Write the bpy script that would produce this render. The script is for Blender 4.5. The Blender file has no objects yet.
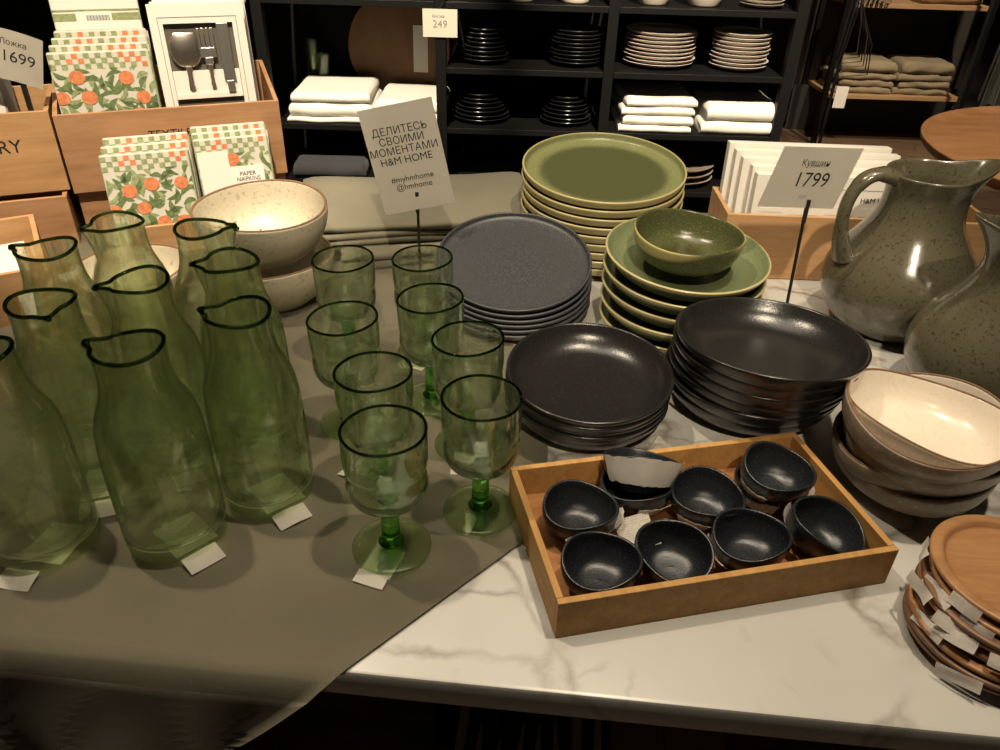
import bpy, bmesh, math, random
from mathutils import Vector, Matrix, noise
from math import sin, cos, pi, radians, sqrt, exp
random.seed(7)
scn = bpy.context.scene
col = scn.collection
T = 0.85          # table top height above the floor

# ------------------------------------------------------------------ materials
def new_mat(name):
    m = bpy.data.materials.new(name); m.use_nodes = True
    nt = m.node_tree; nt.nodes.clear()
    return m, nt, nt.nodes, nt.links
def out(nt, shader):
    o = nt.nodes.new('ShaderNodeOutputMaterial'); nt.links.new(shader, o.inputs['Surface'])
def principled(nt, color=(.5,.5,.5), rough=.5, metal=0., spec=.5, coat=0.):
    p = nt.nodes.new('ShaderNodeBsdfPrincipled')
    p.inputs['Base Color'].default_value = (*color, 1)
    p.inputs['Roughness'].default_value = rough
    p.inputs['Metallic'].default_value = metal
    p.inputs['Specular IOR Level'].default_value = spec
    p.inputs['Coat Weight'].default_value = coat
    return p
def coords(nt, scale=(1,1,1), kind='Object', rot=(0,0,0)):
    tc = nt.nodes.new('ShaderNodeTexCoord'); mp = nt.nodes.new('ShaderNodeMapping')
    nt.links.new(tc.outputs[kind], mp.inputs['Vector'])
    mp.inputs['Scale'].default_value = scale; mp.inputs['Rotation'].default_value = rot
    return mp.outputs['Vector']
def noise_tex(nt, vec, scale, detail=4, rough=.55, dist=0.):
    n = nt.nodes.new('ShaderNodeTexNoise'); nt.links.new(vec, n.inputs['Vector'])
    n.inputs['Scale'].default_value = scale; n.inputs['Detail'].default_value = detail
    n.inputs['Roughness'].default_value = rough; n.inputs['Distortion'].default_value = dist
    return n.outputs['Fac']
def ramp(nt, fac, stops):
    r = nt.nodes.new('ShaderNodeValToRGB'); nt.links.new(fac, r.inputs['Fac'])
    e = r.color_ramp.elements
    while len(e) < len(stops): e.new(.5)
    for k, (p, c) in enumerate(stops):
        e[k].position = p; e[k].color = (*c, 1) if len(c) == 3 else c
    return r.outputs['Color']
def bump(nt, h, p, strength=.2, dist=.002):
    b = nt.nodes.new('ShaderNodeBump'); b.inputs['Strength'].default_value = strength
    b.inputs['Distance'].default_value = dist
    nt.links.new(h, b.inputs['Height']); nt.links.new(b.outputs['Normal'], p.inputs['Normal'])
def mixc(nt, fac, a, b):
    m = nt.nodes.new('ShaderNodeMix'); m.data_type = 'RGBA'
    if hasattr(fac, 'is_linked'): nt.links.new(fac, m.inputs[0])
    else: m.inputs[0].default_value = fac
    for s, v in ((6, a), (7, b)):
        if hasattr(v, 'is_linked'): nt.links.new(v, m.inputs[s])
        else: m.inputs[s].default_value = (*v, 1)
    return m.outputs[2]

def simple(name, color, rough=.5, metal=0., spec=.5, nscale=0, bstr=.15, var=0., coat=0., bdist=.001):
    m, nt, N, L = new_mat(name)
    p = principled(nt, color, rough, metal, spec, coat)
    if nscale:
        v = coords(nt); n = noise_tex(nt, v, nscale)
        if var:
            c = ramp(nt, n, [(.3, tuple(x*(1-var) for x in color)), (.7, tuple(min(1,x*(1+var)) for x in color))])
            L.new(c, p.inputs['Base Color'])
        bump(nt, n, p, bstr, bdist)
    out(nt, p.outputs[0]); return m

def wood(name, c0, c1, c2, scale=(3,40,40), rough=.5, rot=(0,0,0)):
    m, nt, N, L = new_mat(name)
    v = coords(nt, scale, rot=rot)
    n = noise_tex(nt, v, 1.6, 6, .6, .6)
    v2 = coords(nt, tuple(s*3 for s in scale), rot=rot); n2 = noise_tex(nt, v2, 2.5, 4, .7)
    c = ramp(nt, n, [(.28, c0), (.5, c1), (.72, c2)])
    c = mixc(nt, .25, c, ramp(nt, n2, [(.35, c0), (.65, c2)]))
    p = principled(nt, c1, rough, 0, .35); L.new(c, p.inputs['Base Color'])
    bump(nt, n2, p, .25, .0006)
    out(nt, p.outputs[0]); return m

def fabric(name, color, rough=.9, wscale=900, var=.12):
    m, nt, N, L = new_mat(name)
    v = coords(nt); n = noise_tex(nt, v, 6, 5)
    c = ramp(nt, n, [(.3, tuple(x*(1-var) for x in color)), (.7, tuple(x*(1+var) for x in color))])
    p = principled(nt, color, rough, 0, .2); L.new(c, p.inputs['Base Color'])
    p.inputs['Sheen Weight'].default_value = .15
    n2 = noise_tex(nt, v, wscale, 2); bump(nt, n2, p, .25, .0006)
    out(nt, p.outputs[0]); return m

def ceramic_speckled(name, base, speck, rough, sp_scale=500, amt=.6, coat=0., bstr=.15, edge=None, R=.1, centre=None):
    """glazed stoneware: fine speckle; optional darker centre pool and pale rim edge by radius"""
    m, nt, N, L = new_mat(name)
    v = coords(nt)
    n = noise_tex(nt, v, sp_scale, 3, .7)
    c = mixc(nt, ramp(nt, n, [(amt-.04,(0,0,0)), (amt+.05,(1,1,1))]), base, speck)
    if centre or edge:
        tc = nt.nodes.new('ShaderNodeTexCoord'); sx = N.new('ShaderNodeSeparateXYZ'); L.new(tc.outputs['Object'], sx.inputs[0])
        cx = N.new('ShaderNodeCombineXYZ'); L.new(sx.outputs[0], cx.inputs[0]); L.new(sx.outputs[1], cx.inputs[1])
        ln = N.new('ShaderNodeVectorMath'); ln.operation = 'LENGTH'; L.new(cx.outputs[0], ln.inputs[0])
        dv = N.new('ShaderNodeMath'); dv.operation = 'DIVIDE'; L.new(ln.outputs['Value'], dv.inputs[0]); dv.inputs[1].default_value = R
        rad = dv.outputs[0]
        if centre:
            n3 = noise_tex(nt, v, 350, 3, .8)
            ad = N.new('ShaderNodeMath'); ad.operation = 'MULTIPLY_ADD'; L.new(n3, ad.inputs[0]); ad.inputs[1].default_value = .35; L.new(rad, ad.inputs[2])
            f = ramp(nt, ad.outputs[0], [(centre[1]+.05,(1,1,1)), (centre[1]+.25,(0,0,0))])
            geo = N.new('ShaderNodeNewGeometry'); 
            tcn = N.new('ShaderNodeSeparateXYZ'); L.new(tc.outputs['Normal'], tcn.inputs[0])
            up = ramp(nt, tcn.outputs[2], [(.35,(0,0,0)), (.6,(1,1,1))])
            mu = N.new('ShaderNodeMath'); mu.operation='MULTIPLY'; L.new(f, mu.inputs[0]); L.new(up, mu.inputs[1])
            c = mixc(nt, mu.outputs[0], c, centre[0])
        if edge:
            f = ramp(nt, rad, [(.968,(0,0,0)), (.982,(1,1,1)), (1.0,(1,1,1))])
            c = mixc(nt, f, c, edge)
    p = principled(nt, base, rough, 0, .5, coat); L.new(c, p.inputs['Base Color'])
    p.inputs['Coat Roughness'].default_value = .12
    bump(nt, n, p, bstr, .0008)
    out(nt, p.outputs[0]); return m

def thin_glass(name, tint, edge_tint, rough=.03, bscale=28, bstr=.25, gmix=1.):
    """wall of a blown glass vessel: tinted pass-through, deeper where seen edge-on, fresnel gloss, wavy surface and bubbles"""
    m, nt, N, L = new_mat(name)
    v = coords(nt); n = noise_tex(nt, v, bscale, 3, .5)
    vo = N.new('ShaderNodeTexVoronoi'); L.new(v, vo.inputs['Vector']); vo.inputs['Scale'].default_value = 120
    bub = ramp(nt, vo.outputs['Distance'], [(.07,(1,1,1)), (.13,(0,0,0))])
    ad = N.new('ShaderNodeMath'); ad.operation='MULTIPLY_ADD'; L.new(bub, ad.inputs[0]); ad.inputs[1].default_value=.12; L.new(n, ad.inputs[2])
    b = N.new('ShaderNodeBump'); b.inputs['Strength'].default_value = bstr; b.inputs['Distance'].default_value = .004
    L.new(ad.outputs[0], b.inputs['Height'])
    lw = N.new('ShaderNodeLayerWeight'); lw.inputs['Blend'].default_value = .35
    tcol = mixc(nt, ramp(nt, lw.outputs['Facing'], [(.40,(0,0,0)), (.92,(1,1,1))]), tint, edge_tint)
    sw = noise_tex(nt, coords(nt, (9,9,26)), 2.2, 3, .6, 1.2)
    tcol = mixc(nt, ramp(nt, sw, [(.5,(0,0,0)), (.75,(.22,.22,.22))]), tcol, tuple(x*.86 for x in edge_tint))
    tcol = mixc(nt, bub, tcol, edge_tint)
    tr = N.new('ShaderNodeBsdfTransparent'); L.new(tcol, tr.inputs['Color'])
    gl = N.new('ShaderNodeBsdfGlossy'); gl.inputs['Roughness'].default_value = rough; L.new(b.outputs[0], gl.inputs['Normal'])
    gl.inputs['Color'].default_value = (.95,1,.93,1)
    fr = N.new('ShaderNodeFresnel'); fr.inputs['IOR'].default_value = 1.5; L.new(b.outputs[0], fr.inputs['Normal'])
    mn = N.new('ShaderNodeMath'); mn.operation='MINIMUM'; L.new(fr.outputs[0], mn.inputs[0]); mn.inputs[1].default_value=.10
    mx = N.new('ShaderNodeMixShader'); L.new(mn.outputs[0], mx.inputs[0])
    rg = N.new('ShaderNodeBsdfGlass'); rg.inputs['Roughness'].default_value = 0.; rg.inputs['IOR'].default_value = 1.45
    L.new(tcol, rg.inputs['Color']); L.new(b.outputs[0], rg.inputs['Normal'])
    m0 = N.new('ShaderNodeMixShader'); L.new(ramp(nt, lw.outputs['Facing'], [(.15,(gmix*.9,)*3), (.75,(gmix,)*3)]), m0.inputs[0])
    L.new(tr.outputs[0], m0.inputs[1]); L.new(rg.outputs[0], m0.inputs[2]); L.new(m0.outputs[0], mx.inputs[1]); L.new(gl.outputs[0], mx.inputs[2])
    out(nt, mx.outputs[0]); return m
def solid_glass(name, color, rough=.02, ior=1.48):
    m, nt, N, L = new_mat(name)
    g = N.new('ShaderNodeBsdfGlass'); g.inputs['Color'].default_value = (*color,1); g.inputs['Roughness'].default_value = rough; g.inputs['IOR'].default_value = ior
    out(nt, g.outputs[0]); return m

def marble(name):
    m, nt, N, L = new_mat(name)
    v = coords(nt)
    n0 = noise_tex(nt, v, 2.2, 6, .6)
    va = N.new('ShaderNodeVectorMath'); va.operation = 'MULTIPLY_ADD'
    nc = N.new('ShaderNodeTexNoise'); L.new(v, nc.inputs['Vector']); nc.inputs['Scale'].default_value = 5.5; nc.inputs['Detail'].default_value = 6
    L.new(nc.outputs['Color'], va.inputs[0]); va.inputs[1].default_value = (.22,.22,.22); L.new(v, va.inputs[2])
    def vein(scale, w, seedoff):
        a = N.new('ShaderNodeVectorMath'); a.operation='ADD'; L.new(va.outputs[0], a.inputs[0]); a.inputs[1].default_value=(seedoff,seedoff*.7,0)
        vo = N.new('ShaderNodeTexVoronoi'); vo.feature='DISTANCE_TO_EDGE'; vo.inputs['Scale'].default_value=scale; L.new(a.outputs[0], vo.inputs['Vector'])
        return ramp(nt, vo.outputs['Distance'], [(0,(1,1,1)), (w,(0,0,0))])
    f1 = vein(5.2, .045, 3.1); f2 = vein(12, .05, 8.4)
    gate = ramp(nt, noise_tex(nt, v, 4.5, 2), [(.42,(0,0,0)), (.56,(1,1,1))])
    gate2 = ramp(nt, noise_tex(nt, v, 7.5, 2), [(.5,(0,0,0)), (.68,(1,1,1))])
    base = ramp(nt, n0, [(.3,(.43,.42,.39)), (.7,(.53,.515,.475))])
    m1 = N.new('ShaderNodeMath'); m1.operation='MULTIPLY'; L.new(f1,m1.inputs[0]); L.new(gate,m1.inputs[1])
    m1b = N.new('ShaderNodeMath'); m1b.operation='MULTIPLY'; L.new(m1.outputs[0],m1b.inputs[0]); m1b.inputs[1].default_value=1.
    m2 = N.new('ShaderNodeMath'); m2.operation='MULTIPLY'; L.new(f2,m2.inputs[0]); L.new(gate2,m2.inputs[1])
    m2b = N.new('ShaderNodeMath'); m2b.operation='MULTIPLY'; L.new(m2.outputs[0],m2b.inputs[0]); m2b.inputs[1].default_value=.8
    c = mixc(nt, m1b.outputs[0], base, (.20,.175,.14)); c = mixc(nt, m2b.outputs[0], c, (.24,.21,.17))
    p = principled(nt, (.7,.7,.7), .28, 0, .4); L.new(c, p.inputs['Base Color'])
    out(nt, p.outputs[0]); return m

def printed(name, base, ink, sx=700, sy=260, thr=.52):
    """paper with rows of fine grey print"""
    m, nt, N, L = new_mat(name)
    v = coords(nt, (1,1,1))
    sep = N.new('ShaderNodeSeparateXYZ'); L.new(v, sep.inputs[0])
    w = N.new('ShaderNodeMath'); w.operation='SINE'
    ml = N.new('ShaderNodeMath'); ml.operation='MULTIPLY'; ml.inputs[1].default_value=2400; L.new(sep.outputs[1], ml.inputs[0]); L.new(ml.outputs[0], w.inputs[0])
    n = noise_tex(nt, v, 900, 1)
    a = N.new('ShaderNodeMath'); a.operation='MULTIPLY'; L.new(ramp(nt, n, [(.46,(0,0,0)),(.5,(1,1,1))]), a.inputs[0]); L.new(ramp(nt, w.outputs[0], [(.5,(0,0,0)),(.6,(1,1,1))]), a.inputs[1])
    b = N.new('ShaderNodeMath'); b.operation='MULTIPLY'; L.new(a.outputs[0], b.inputs[0]); b.inputs[1].default_value=.4
    c = mixc(nt, b.outputs[0], base, ink)
    p = principled(nt, base, .75, 0, .2); L.new(c, p.inputs['Base Color']); out(nt, p.outputs[0]); return m

def planks(name):
    m, nt, N, L = new_mat(name)
    v = coords(nt, (1,1,1), rot=(0,0,radians(28)))
    br = N.new('ShaderNodeTexBrick'); L.new(v, br.inputs['Vector']); br.inputs['Scale'].default_value=1
    br.inputs['Brick Width'].default_value=1.3; br.inputs['Row Height'].default_value=.16; br.inputs['Mortar Size'].default_value=.004
    br.inputs['Color1'].default_value=(.085,.05,.03,1); br.inputs['Color2'].default_value=(.14,.085,.05,1); br.inputs['Mortar'].default_value=(.02,.012,.008,1)
    v2 = coords(nt, (2,30,1), rot=(0,0,radians(28))); n = noise_tex(nt, v2, 2, 5)
    c = mixc(nt, ramp(nt, n, [(.35,(0,0,0)),(.7,(.6,.6,.6))]), br.outputs['Color'], (.2,.125,.075))
    p = principled(nt, (.1,.06,.04), .45); L.new(c, p.inputs['Base Color']); out(nt, p.outputs[0]); return m

M = {}
M['marble'] = marble('marble')
M['cloth'] = fabric('olive_cloth', (.235,.212,.150))
M['blanket'] = fabric('olive_textile', (.165,.152,.108))
M['white_cloth'] = fabric('white_linen', (.80,.77,.70), var=.04)
M['grey_cloth'] = fabric('grey_linen', (.34,.32,.28))
M['dark_cloth'] = fabric('charcoal_cotton', (.045,.045,.05))
M['khaki'] = fabric('khaki_cotton', (.26,.205,.13))
M['green_garment'] = fabric('green_garment', (.075,.088,.062))
M['glass'] = thin_glass('carafe_glass', (.955,.985,.905), (.66,.75,.50), bscale=24, bstr=.14, gmix=.74)
M['glass_base'] = thin_glass('carafe_base_glass', (.945,.99,.86), (.76,.86,.62), bscale=40, bstr=.15, gmix=.06)
M['gob'] = thin_glass('goblet_glass', (.955,.99,.915), (.74,.85,.60), bscale=34, bstr=.18, gmix=.85)
M['gob_foot'] = thin_glass('goblet_foot_glass', (.93,.99,.86), (.76,.88,.64), bscale=30, bstr=.06, gmix=.3)
M['rim_glass'] = solid_glass('rim_glass', (.30,.40,.23))
M['stem_glass'] = solid_glass('stem_glass', (.50,.80,.38))
M['black_plate'] = ceramic_speckled('matt_black_glaze', (.036,.037,.041), (.07,.072,.078), .40, 500, .55, bstr=.25)
M['black_deep'] = ceramic_speckled('satin_black_glaze', (.013,.0125,.012), (.03,.03,.03), .24, 420, .64, bstr=.22)
M['black_small'] = ceramic_speckled('speckled_black_glaze', (.013,.015,.018), (.035,.04,.044), .27, 700, .6, bstr=.3)
M['green_plate'] = ceramic_speckled('green_reactive_glaze', (.172,.188,.080), (.22,.23,.11), .3, 300, .55, edge=(.42,.36,.17), R=.135, centre=((.072,.080,.034), .86))
M['green_deep'] = ceramic_speckled('green_deep_glaze', (.145,.175,.088), (.19,.21,.11), .3, 300, .55, edge=(.42,.36,.17), R=.11, centre=((.085,.10,.045), .60))
M['green_bowl'] = ceramic_speckled('dark_green_bowl_glaze', (.060,.068,.028), (.13,.12,.045), .12, 420, .58, edge=(.36,.32,.13), R=.0725, centre=((.045,.042,.015), .55), bstr=.3)
M['cream'] = ceramic_speckled('cream_stoneware', (.50,.45,.34), (.36,.31,.22), .42, 160, .6, edge=None, R=.093)
M['white_bowl'] = ceramic_speckled('white_glaze', (.72,.64,.53), (.66,.58,.47), .25, 200, .6)
M['taupe'] = ceramic_speckled('taupe_glaze', (.27,.22,.165), (.36,.30,.23), .3, 120, .58)
M['jug'] = ceramic_speckled('olive_jug_glaze', (.088,.079,.050), (.045,.038,.022), .2, 200, .60, coat=.3)
M['brown_rim'] = simple('bare_clay', (.17,.09,.045), .7, nscale=300, var=.3)
M['speck'] = simple('iron_speck', (.06,.035,.02), .5)
M['tray_wood'] = wood('tray_wood', (.30,.15,.045), (.42,.225,.07), (.52,.30,.10), (40,2.5,40), rough=.6, rot=(0,0,pi/2))
M['tray_base'] = wood('tray_base_wood', (.22,.085,.03), (.32,.14,.05), (.40,.2,.08), (4,30,30))
M['crate_wood'] = wood('crate_wood', (.30,.15,.075), (.41,.22,.11), (.50,.29,.155), (2.5,22,22), rough=.55)
M['crate_wood2'] = wood('crate_wood_light', (.36,.20,.085), (.48,.275,.125), (.56,.34,.17), (2.5,25,25), rough=.55)
M['plate_wood'] = wood('acacia_wood', (.24,.115,.05), (.33,.165,.07), (.40,.215,.095), (4,30,30), rough=.38)
M['plate_wood_dark'] = wood('dark_acacia_wood', (.10,.05,.028), (.16,.082,.042), (.22,.115,.06), (4,30,30), rough=.4)
M['round_wood'] = wood('round_board_wood', (.28,.125,.05), (.40,.195,.085), (.47,.25,.12), (3,18,18), rough=.42)
M['dark_wood'] = wood('dark_brown_wood', (.06,.028,.015), (.10,.048,.025), (.15,.075,.04), (3,18,18), rough=.5)
M['card'] = simple('card_stock', (.66,.62,.54), .8, spec=.2, nscale=60, bstr=.05)
M['card_edge'] = simple('card_cream', (.62,.58,.48), .8, spec=.2)
M['ink'] = simple('black_ink', (.012,.012,.012), .7)
M['grey_ink'] = simple('grey_ink', (.22,.22,.22), .7)
M['paper'] = printed('label_paper', (.78,.74,.67), (.2,.2,.2))
M['paper_plain'] = simple('plain_paper', (.80,.76,.70), .8, spec=.2, nscale=90, bstr=.3)
M['white_card'] = simple('white_carton', (.78,.75,.68), .6, spec=.3, nscale=30, bstr=.03)
M['black_metal'] = simple('black_powder_coat', (.012,.012,.013), .35, spec=.5, nscale=300, bstr=.05)
M['shelf_black'] = simple('shelf_black_steel', (.006,.006,.006), .5, spec=.2)
M['steel'] = simple('polished_steel', (.72,.68,.63), .34, 1., nscale=15, bstr=.02)
M['napkin_white'] = simple('napkin_paper', (.58,.56,.48), .8, spec=.2, nscale=120, bstr=.2)
M['orange'] = simple('printed_orange', (.60,.20,.08), .75, nscale=160, var=.28, bstr=.1)
M['leaf'] = simple('printed_leaf', (.115,.17,.06), .75, nscale=140, var=.35, bstr=.1)
M['leaf2'] = simple('printed_pale_leaf', (.25,.30,.14), .75, nscale=140, var=.3, bstr=.1)
M['twig'] = simple('printed_twig', (.25,.15,.07), .75)
M['film'] = simple('clear_film_dark', (.04,.035,.03), .15)
M['window'] = simple('box_window_lining', (.13,.115,.095), .35)
M['shelf_wood'] = wood('rack_shelf_wood', (.30,.17,.08), (.40,.24,.12), (.5,.31,.17), (3,30,30))
M['kraft'] = simple('brown_board', (.21,.115,.055), .7, nscale=20, var=.12)
M['wall'] = simple('dark_wall_paint', (.035,.030,.024), .9, nscale=12, var=.1)
M['floor'] = planks('floor_planks')
M['green_box'] = simple('grey_carton', (.30,.29,.22), .7)
M['shelf_plate'] = simple('shelf_black_glaze', (.02,.02,.021), .25)
M['shelf_white'] = simple('shelf_white_glaze', (.62,.55,.48), .25)
M['pattern_dark'] = simple('dark_print', (.02,.02,.018), .8)

# ------------------------------------------------------------------ helpers
def tag(o, label=None, cat=None, group=None, kind=None):
    if label: o['label'] = label
    if cat: o['category'] = cat
    if group: o['group'] = group
    if kind: o['kind'] = kind
    return o
def thing(name, label, cat, loc=(0,0,0), rot=(0,0,0), group=None):
    o = bpy.data.objects.new(name, None); col.objects.link(o)
    o.location = loc; o.rotation_euler = rot; o.empty_display_size = .02
    return tag(o, label, cat, group)
def dup(root, loc, rot, label, group=None):
    r = root.copy(); col.objects.link(r); r.location = loc; r.rotation_euler = rot
    r['label'] = label
    if group: r['group'] = group
    for ch in list(root.children):
        c = ch.copy(); col.objects.link(c); c.parent = r
        for g in ch.children:
            d = g.copy(); col.objects.link(d); d.parent = c
    return r
def lathe(prof, seg=64, f=None, closed=False):
    """profile [(r,z)] from axis to axis; f(x,y,z,r,a)->(x,y,z) deforms"""
    bm = bmesh.new(); rings = []
    for (r, z) in prof:
        if r < 1e-6:
            p = (0,0,z); p = f(*p, 0, 0) if f else p
            rings.append([bm.verts.new(p)])
        else:
            ring = []
            for k in range(seg):
                a = 2*pi*k/seg; p = (r*cos(a), r*sin(a), z)
                if f: p = f(*p, r, a)
                ring.append(bm.verts.new(p))
            rings.append(ring)
    pairs = list(zip(rings, rings[1:]))
    if closed: pairs.append((rings[-1], rings[0]))
    for A, B in pairs:
        for k in range(seg):
            k2 = (k+1) % seg
            if len(A) == 1 and len(B) > 1: bm.faces.new((A[0], B[k], B[k2]))
            elif len(B) == 1 and len(A) > 1: bm.faces.new((A[k], B[0], A[k2]))
            elif len(A) > 1 and len(B) > 1: bm.faces.new((A[k], B[k], B[k2], A[k2]))
    return bm
def sm(prof, n=3):
    """Chaikin smoothing of an open profile keeping ends"""
    for _ in range(n):
        q = [prof[0]]
        for a, b in zip(prof, prof[1:]):
            q.append((a[0]*.75+b[0]*.25, a[1]*.75+b[1]*.25)); q.append((a[0]*.25+b[0]*.75, a[1]*.25+b[1]*.75))
        q.append(prof[-1]); prof = q
    return prof
def box(bm, x0,x1,y0,y1,z0,z1, bev=0., mat=0):
    vs = [bm.verts.new(p) for p in ((x0,y0,z0),(x1,y0,z0),(x1,y1,z0),(x0,y1,z0),(x0,y0,z1),(x1,y0,z1),(x1,y1,z1),(x0,y1,z1))]
    fs = [bm.faces.new([vs[i] for i in q]) for q in ((3,2,1,0),(4,5,6,7),(0,1,5,4),(1,2,6,5),(2,3,7,6),(3,0,4,7))]
    for f_ in fs: f_.material_index = mat
    if bev:
        es = list({e for f_ in fs for e in f_.edges})
        bmesh.ops.bevel(bm, geom=es, offset=bev, segments=2, affect='EDGES', profile=.5)
def boxo(name, x0,x1,y0,y1,z0,z1, mat, parent=None, bev=.001, **k):
    bm = bmesh.new(); box(bm, x0,x1,y0,y1,z0,z1, bev); return obj(name, bm, mat, parent, smooth=False, **k)
def tube(pts, rad, seg=12, cap=True, closed=False, flat=1.):
    bm = bmesh.new(); pts = [Vector(p) for p in pts]; n = len(pts); rings = []
    nrm = None
    for i, p in enumerate(pts):
        t = (pts[(i+1) % n] - pts[i-1]) if closed else (pts[min(i+1,n-1)] - pts[max(i-1,0)])
        t.normalize()
        if nrm is None:
            nrm = t.orthogonal().normalized()
            if abs(t.z) < .9: nrm = Vector((0,0,1)).cross(t).normalized()
        nrm = (nrm - t*nrm.dot(t)).normalized(); b = t.cross(nrm)
        r = rad[i] if isinstance(rad, (list,tuple)) else rad
        rings.append([bm.verts.new(p + (nrm*cos(2*pi*k/seg)*r*flat + b*sin(2*pi*k/seg)*r)) for k in range(seg)])
    pr = list(zip(rings, rings[1:])) + ([(rings[-1], rings[0])] if closed else [])
    for A, B in pr:
        for k in range(seg): bm.faces.new((A[k], A[(k+1)%seg], B[(k+1)%seg], B[k]))
    if cap and not closed:
        bm.faces.new(rings[0][::-1]); bm.faces.new(rings[-1])
    return bm
def text_bm(s, size, ext=.0002, align='CENTER', spacing=1.0, shear=0., sx=1.):
    cu = bpy.data.curves.new('txt', 'FONT'); cu.body = s; cu.size = size; cu.extrude = ext
    cu.align_x = align; cu.align_y = 'CENTER'; cu.space_line = spacing; cu.shear = shear; cu.resolution_u = 3
    o = bpy.data.objects.new('txt', cu); col.objects.link(o)
    bpy.context.view_layer.update()
    dg = bpy.context.evaluated_depsgraph_get()
    me = bpy.data.meshes.new_from_object(o.evaluated_get(dg))
    bm = bmesh.new(); bm.from_mesh(me)
    for v in bm.verts: v.co.x *= sx
    bpy.data.objects.remove(o); bpy.data.curves.remove(cu); bpy.data.meshes.remove(me)
    return bm
def text(s, size, mat, parent, loc, rot=(pi/2,0,0), name='lettering', **k):
    bm = text_bm(s, size, **k)
    me = bpy.data.meshes.new(name); bm.to_mesh(me); bm.free()
    o = bpy.data.objects.new(name, me); col.objects.link(o); me.materials.append(M[mat])
    o.parent = parent; o.location = loc; o.rotation_euler = rot
    return o
def obj(name, bm, mat, parent=None, loc=None, rot=None, smooth=True, angle=40):
    me = bpy.data.meshes.new(name)
    bmesh.ops.recalc_face_normals(bm, faces=bm.faces)
    bm.to_mesh(me); bm.free()
    for p in me.polygons: p.use_smooth = smooth
    o = bpy.data.objects.new(name, me); col.objects.link(o)
    for m in (mat if isinstance(mat, (list, tuple)) else [mat]): me.materials.append(M[m])
    if parent: o.parent = parent
    if loc: o.location = loc
    if rot: o.rotation_euler = rot
    if smooth and angle: me.set_sharp_from_angle(angle=radians(angle))
    return o
def P(x, y, z=0.): return (x, y, T+z)
ORD = ['topmost','second from the top','third from the top','fourth from the top','fifth from the top','sixth from the top','seventh from the top','eighth from the top','ninth from the top','tenth from the top','eleventh from the top']
def which(i, n): return 'lowest' if i == n-1 and n > 1 else ORD[i]
def label_bm(w, h, curl=.004, nx=8, ny=4, seed=0, thick=.0004):
    """a slightly crumpled paper sticker lying in the xy plane"""
    bm = bmesh.new(); g = []
    for j in range(ny+1):
        row = []
        for i in range(nx+1):
            x = (i/nx-.5)*w; y = (j/ny-.5)*h
            z = curl*noise.noise(Vector((x*40+seed*3.1, y*40, seed)))+curl*.6
            row.append(bm.verts.new((x, y, z)))
        g.append(row)
    for j in range(ny):
        for i in range(nx): bm.faces.new((g[j][i], g[j][i+1], g[j+1][i+1], g[j+1][i]))
    r = bmesh.ops.solidify(bm, geom=bm.faces[:], thickness=thick)
    return bm

# ------------------------------------------------------------------ room
def struct(name, bm, mat, **k): return tag(obj(name, bm, mat, smooth=False, **k), kind='structure')
bm = bmesh.new(); box(bm, -5, 7, -2, 8, -.05, 0); struct('floor', bm, 'floor')
bm = bmesh.new(); box(bm, -5, 7, 6.2, 6.3, 0, 3.2); struct('wall_back', bm, 'wall')
bm = bmesh.new(); box(bm, -5.1, -5, -2, 6.3, 0, 3.2); struct('wall_left', bm, 'wall')
bm = bmesh.new(); box(bm, 7, 7.1, -2, 6.3, 0, 3.2); struct('wall_right', bm, 'wall')
bm = bmesh.new(); box(bm, -5, 7, -2, 6.3, 3.2, 3.25); struct('ceiling', bm, 'wall')

# ------------------------------------------------------------------ display table
E1 = Vector((.9969,-.0784,0)); E2 = Vector((.0784,.9969,0)); P0 = Vector((-.118,.383,0)); YT = math.atan2(-.0784,.9969)
tb = thing('display_table', 'white marble topped display table with black steel frame', 'table', (P0.x, P0.y, 0), (0,0,YT))
bm = bmesh.new(); box(bm, -1.25, 1.15, 0, 1.10, T-.032, T, .004); obj('tabletop', bm, 'marble', tb, smooth=True)
bm = bmesh.new(); box(bm, -1.22, 1.12, .03, .06, T-.075, T-.0325); box(bm, -1.22, 1.12, 1.04, 1.07, T-.075, T-.0325)
box(bm, -1.22, -1.19, .06, 1.04, T-.075, T-.0325); box(bm, 1.09, 1.12, .06, 1.04, T-.075, T-.0325); obj('apron_frame', bm, 'black_metal', tb, smooth=False)
for x, y in ((-1.2,.045), (1.1,.045), (-1.2,1.055), (1.1,1.055), (.035,.30)):
    bm = bmesh.new(); box(bm, x-.02, x+.02, y-.015, y+.015, .0, T-.0755, .002); obj('leg', bm, 'black_metal', tb, smooth=False)
bm = bmesh.new(); box(bm, -1.17, 1.07, .065, 1.03, .24, .27, .002); obj('lower_shelf', bm, 'dark_wood', tb, smooth=False)

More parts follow.
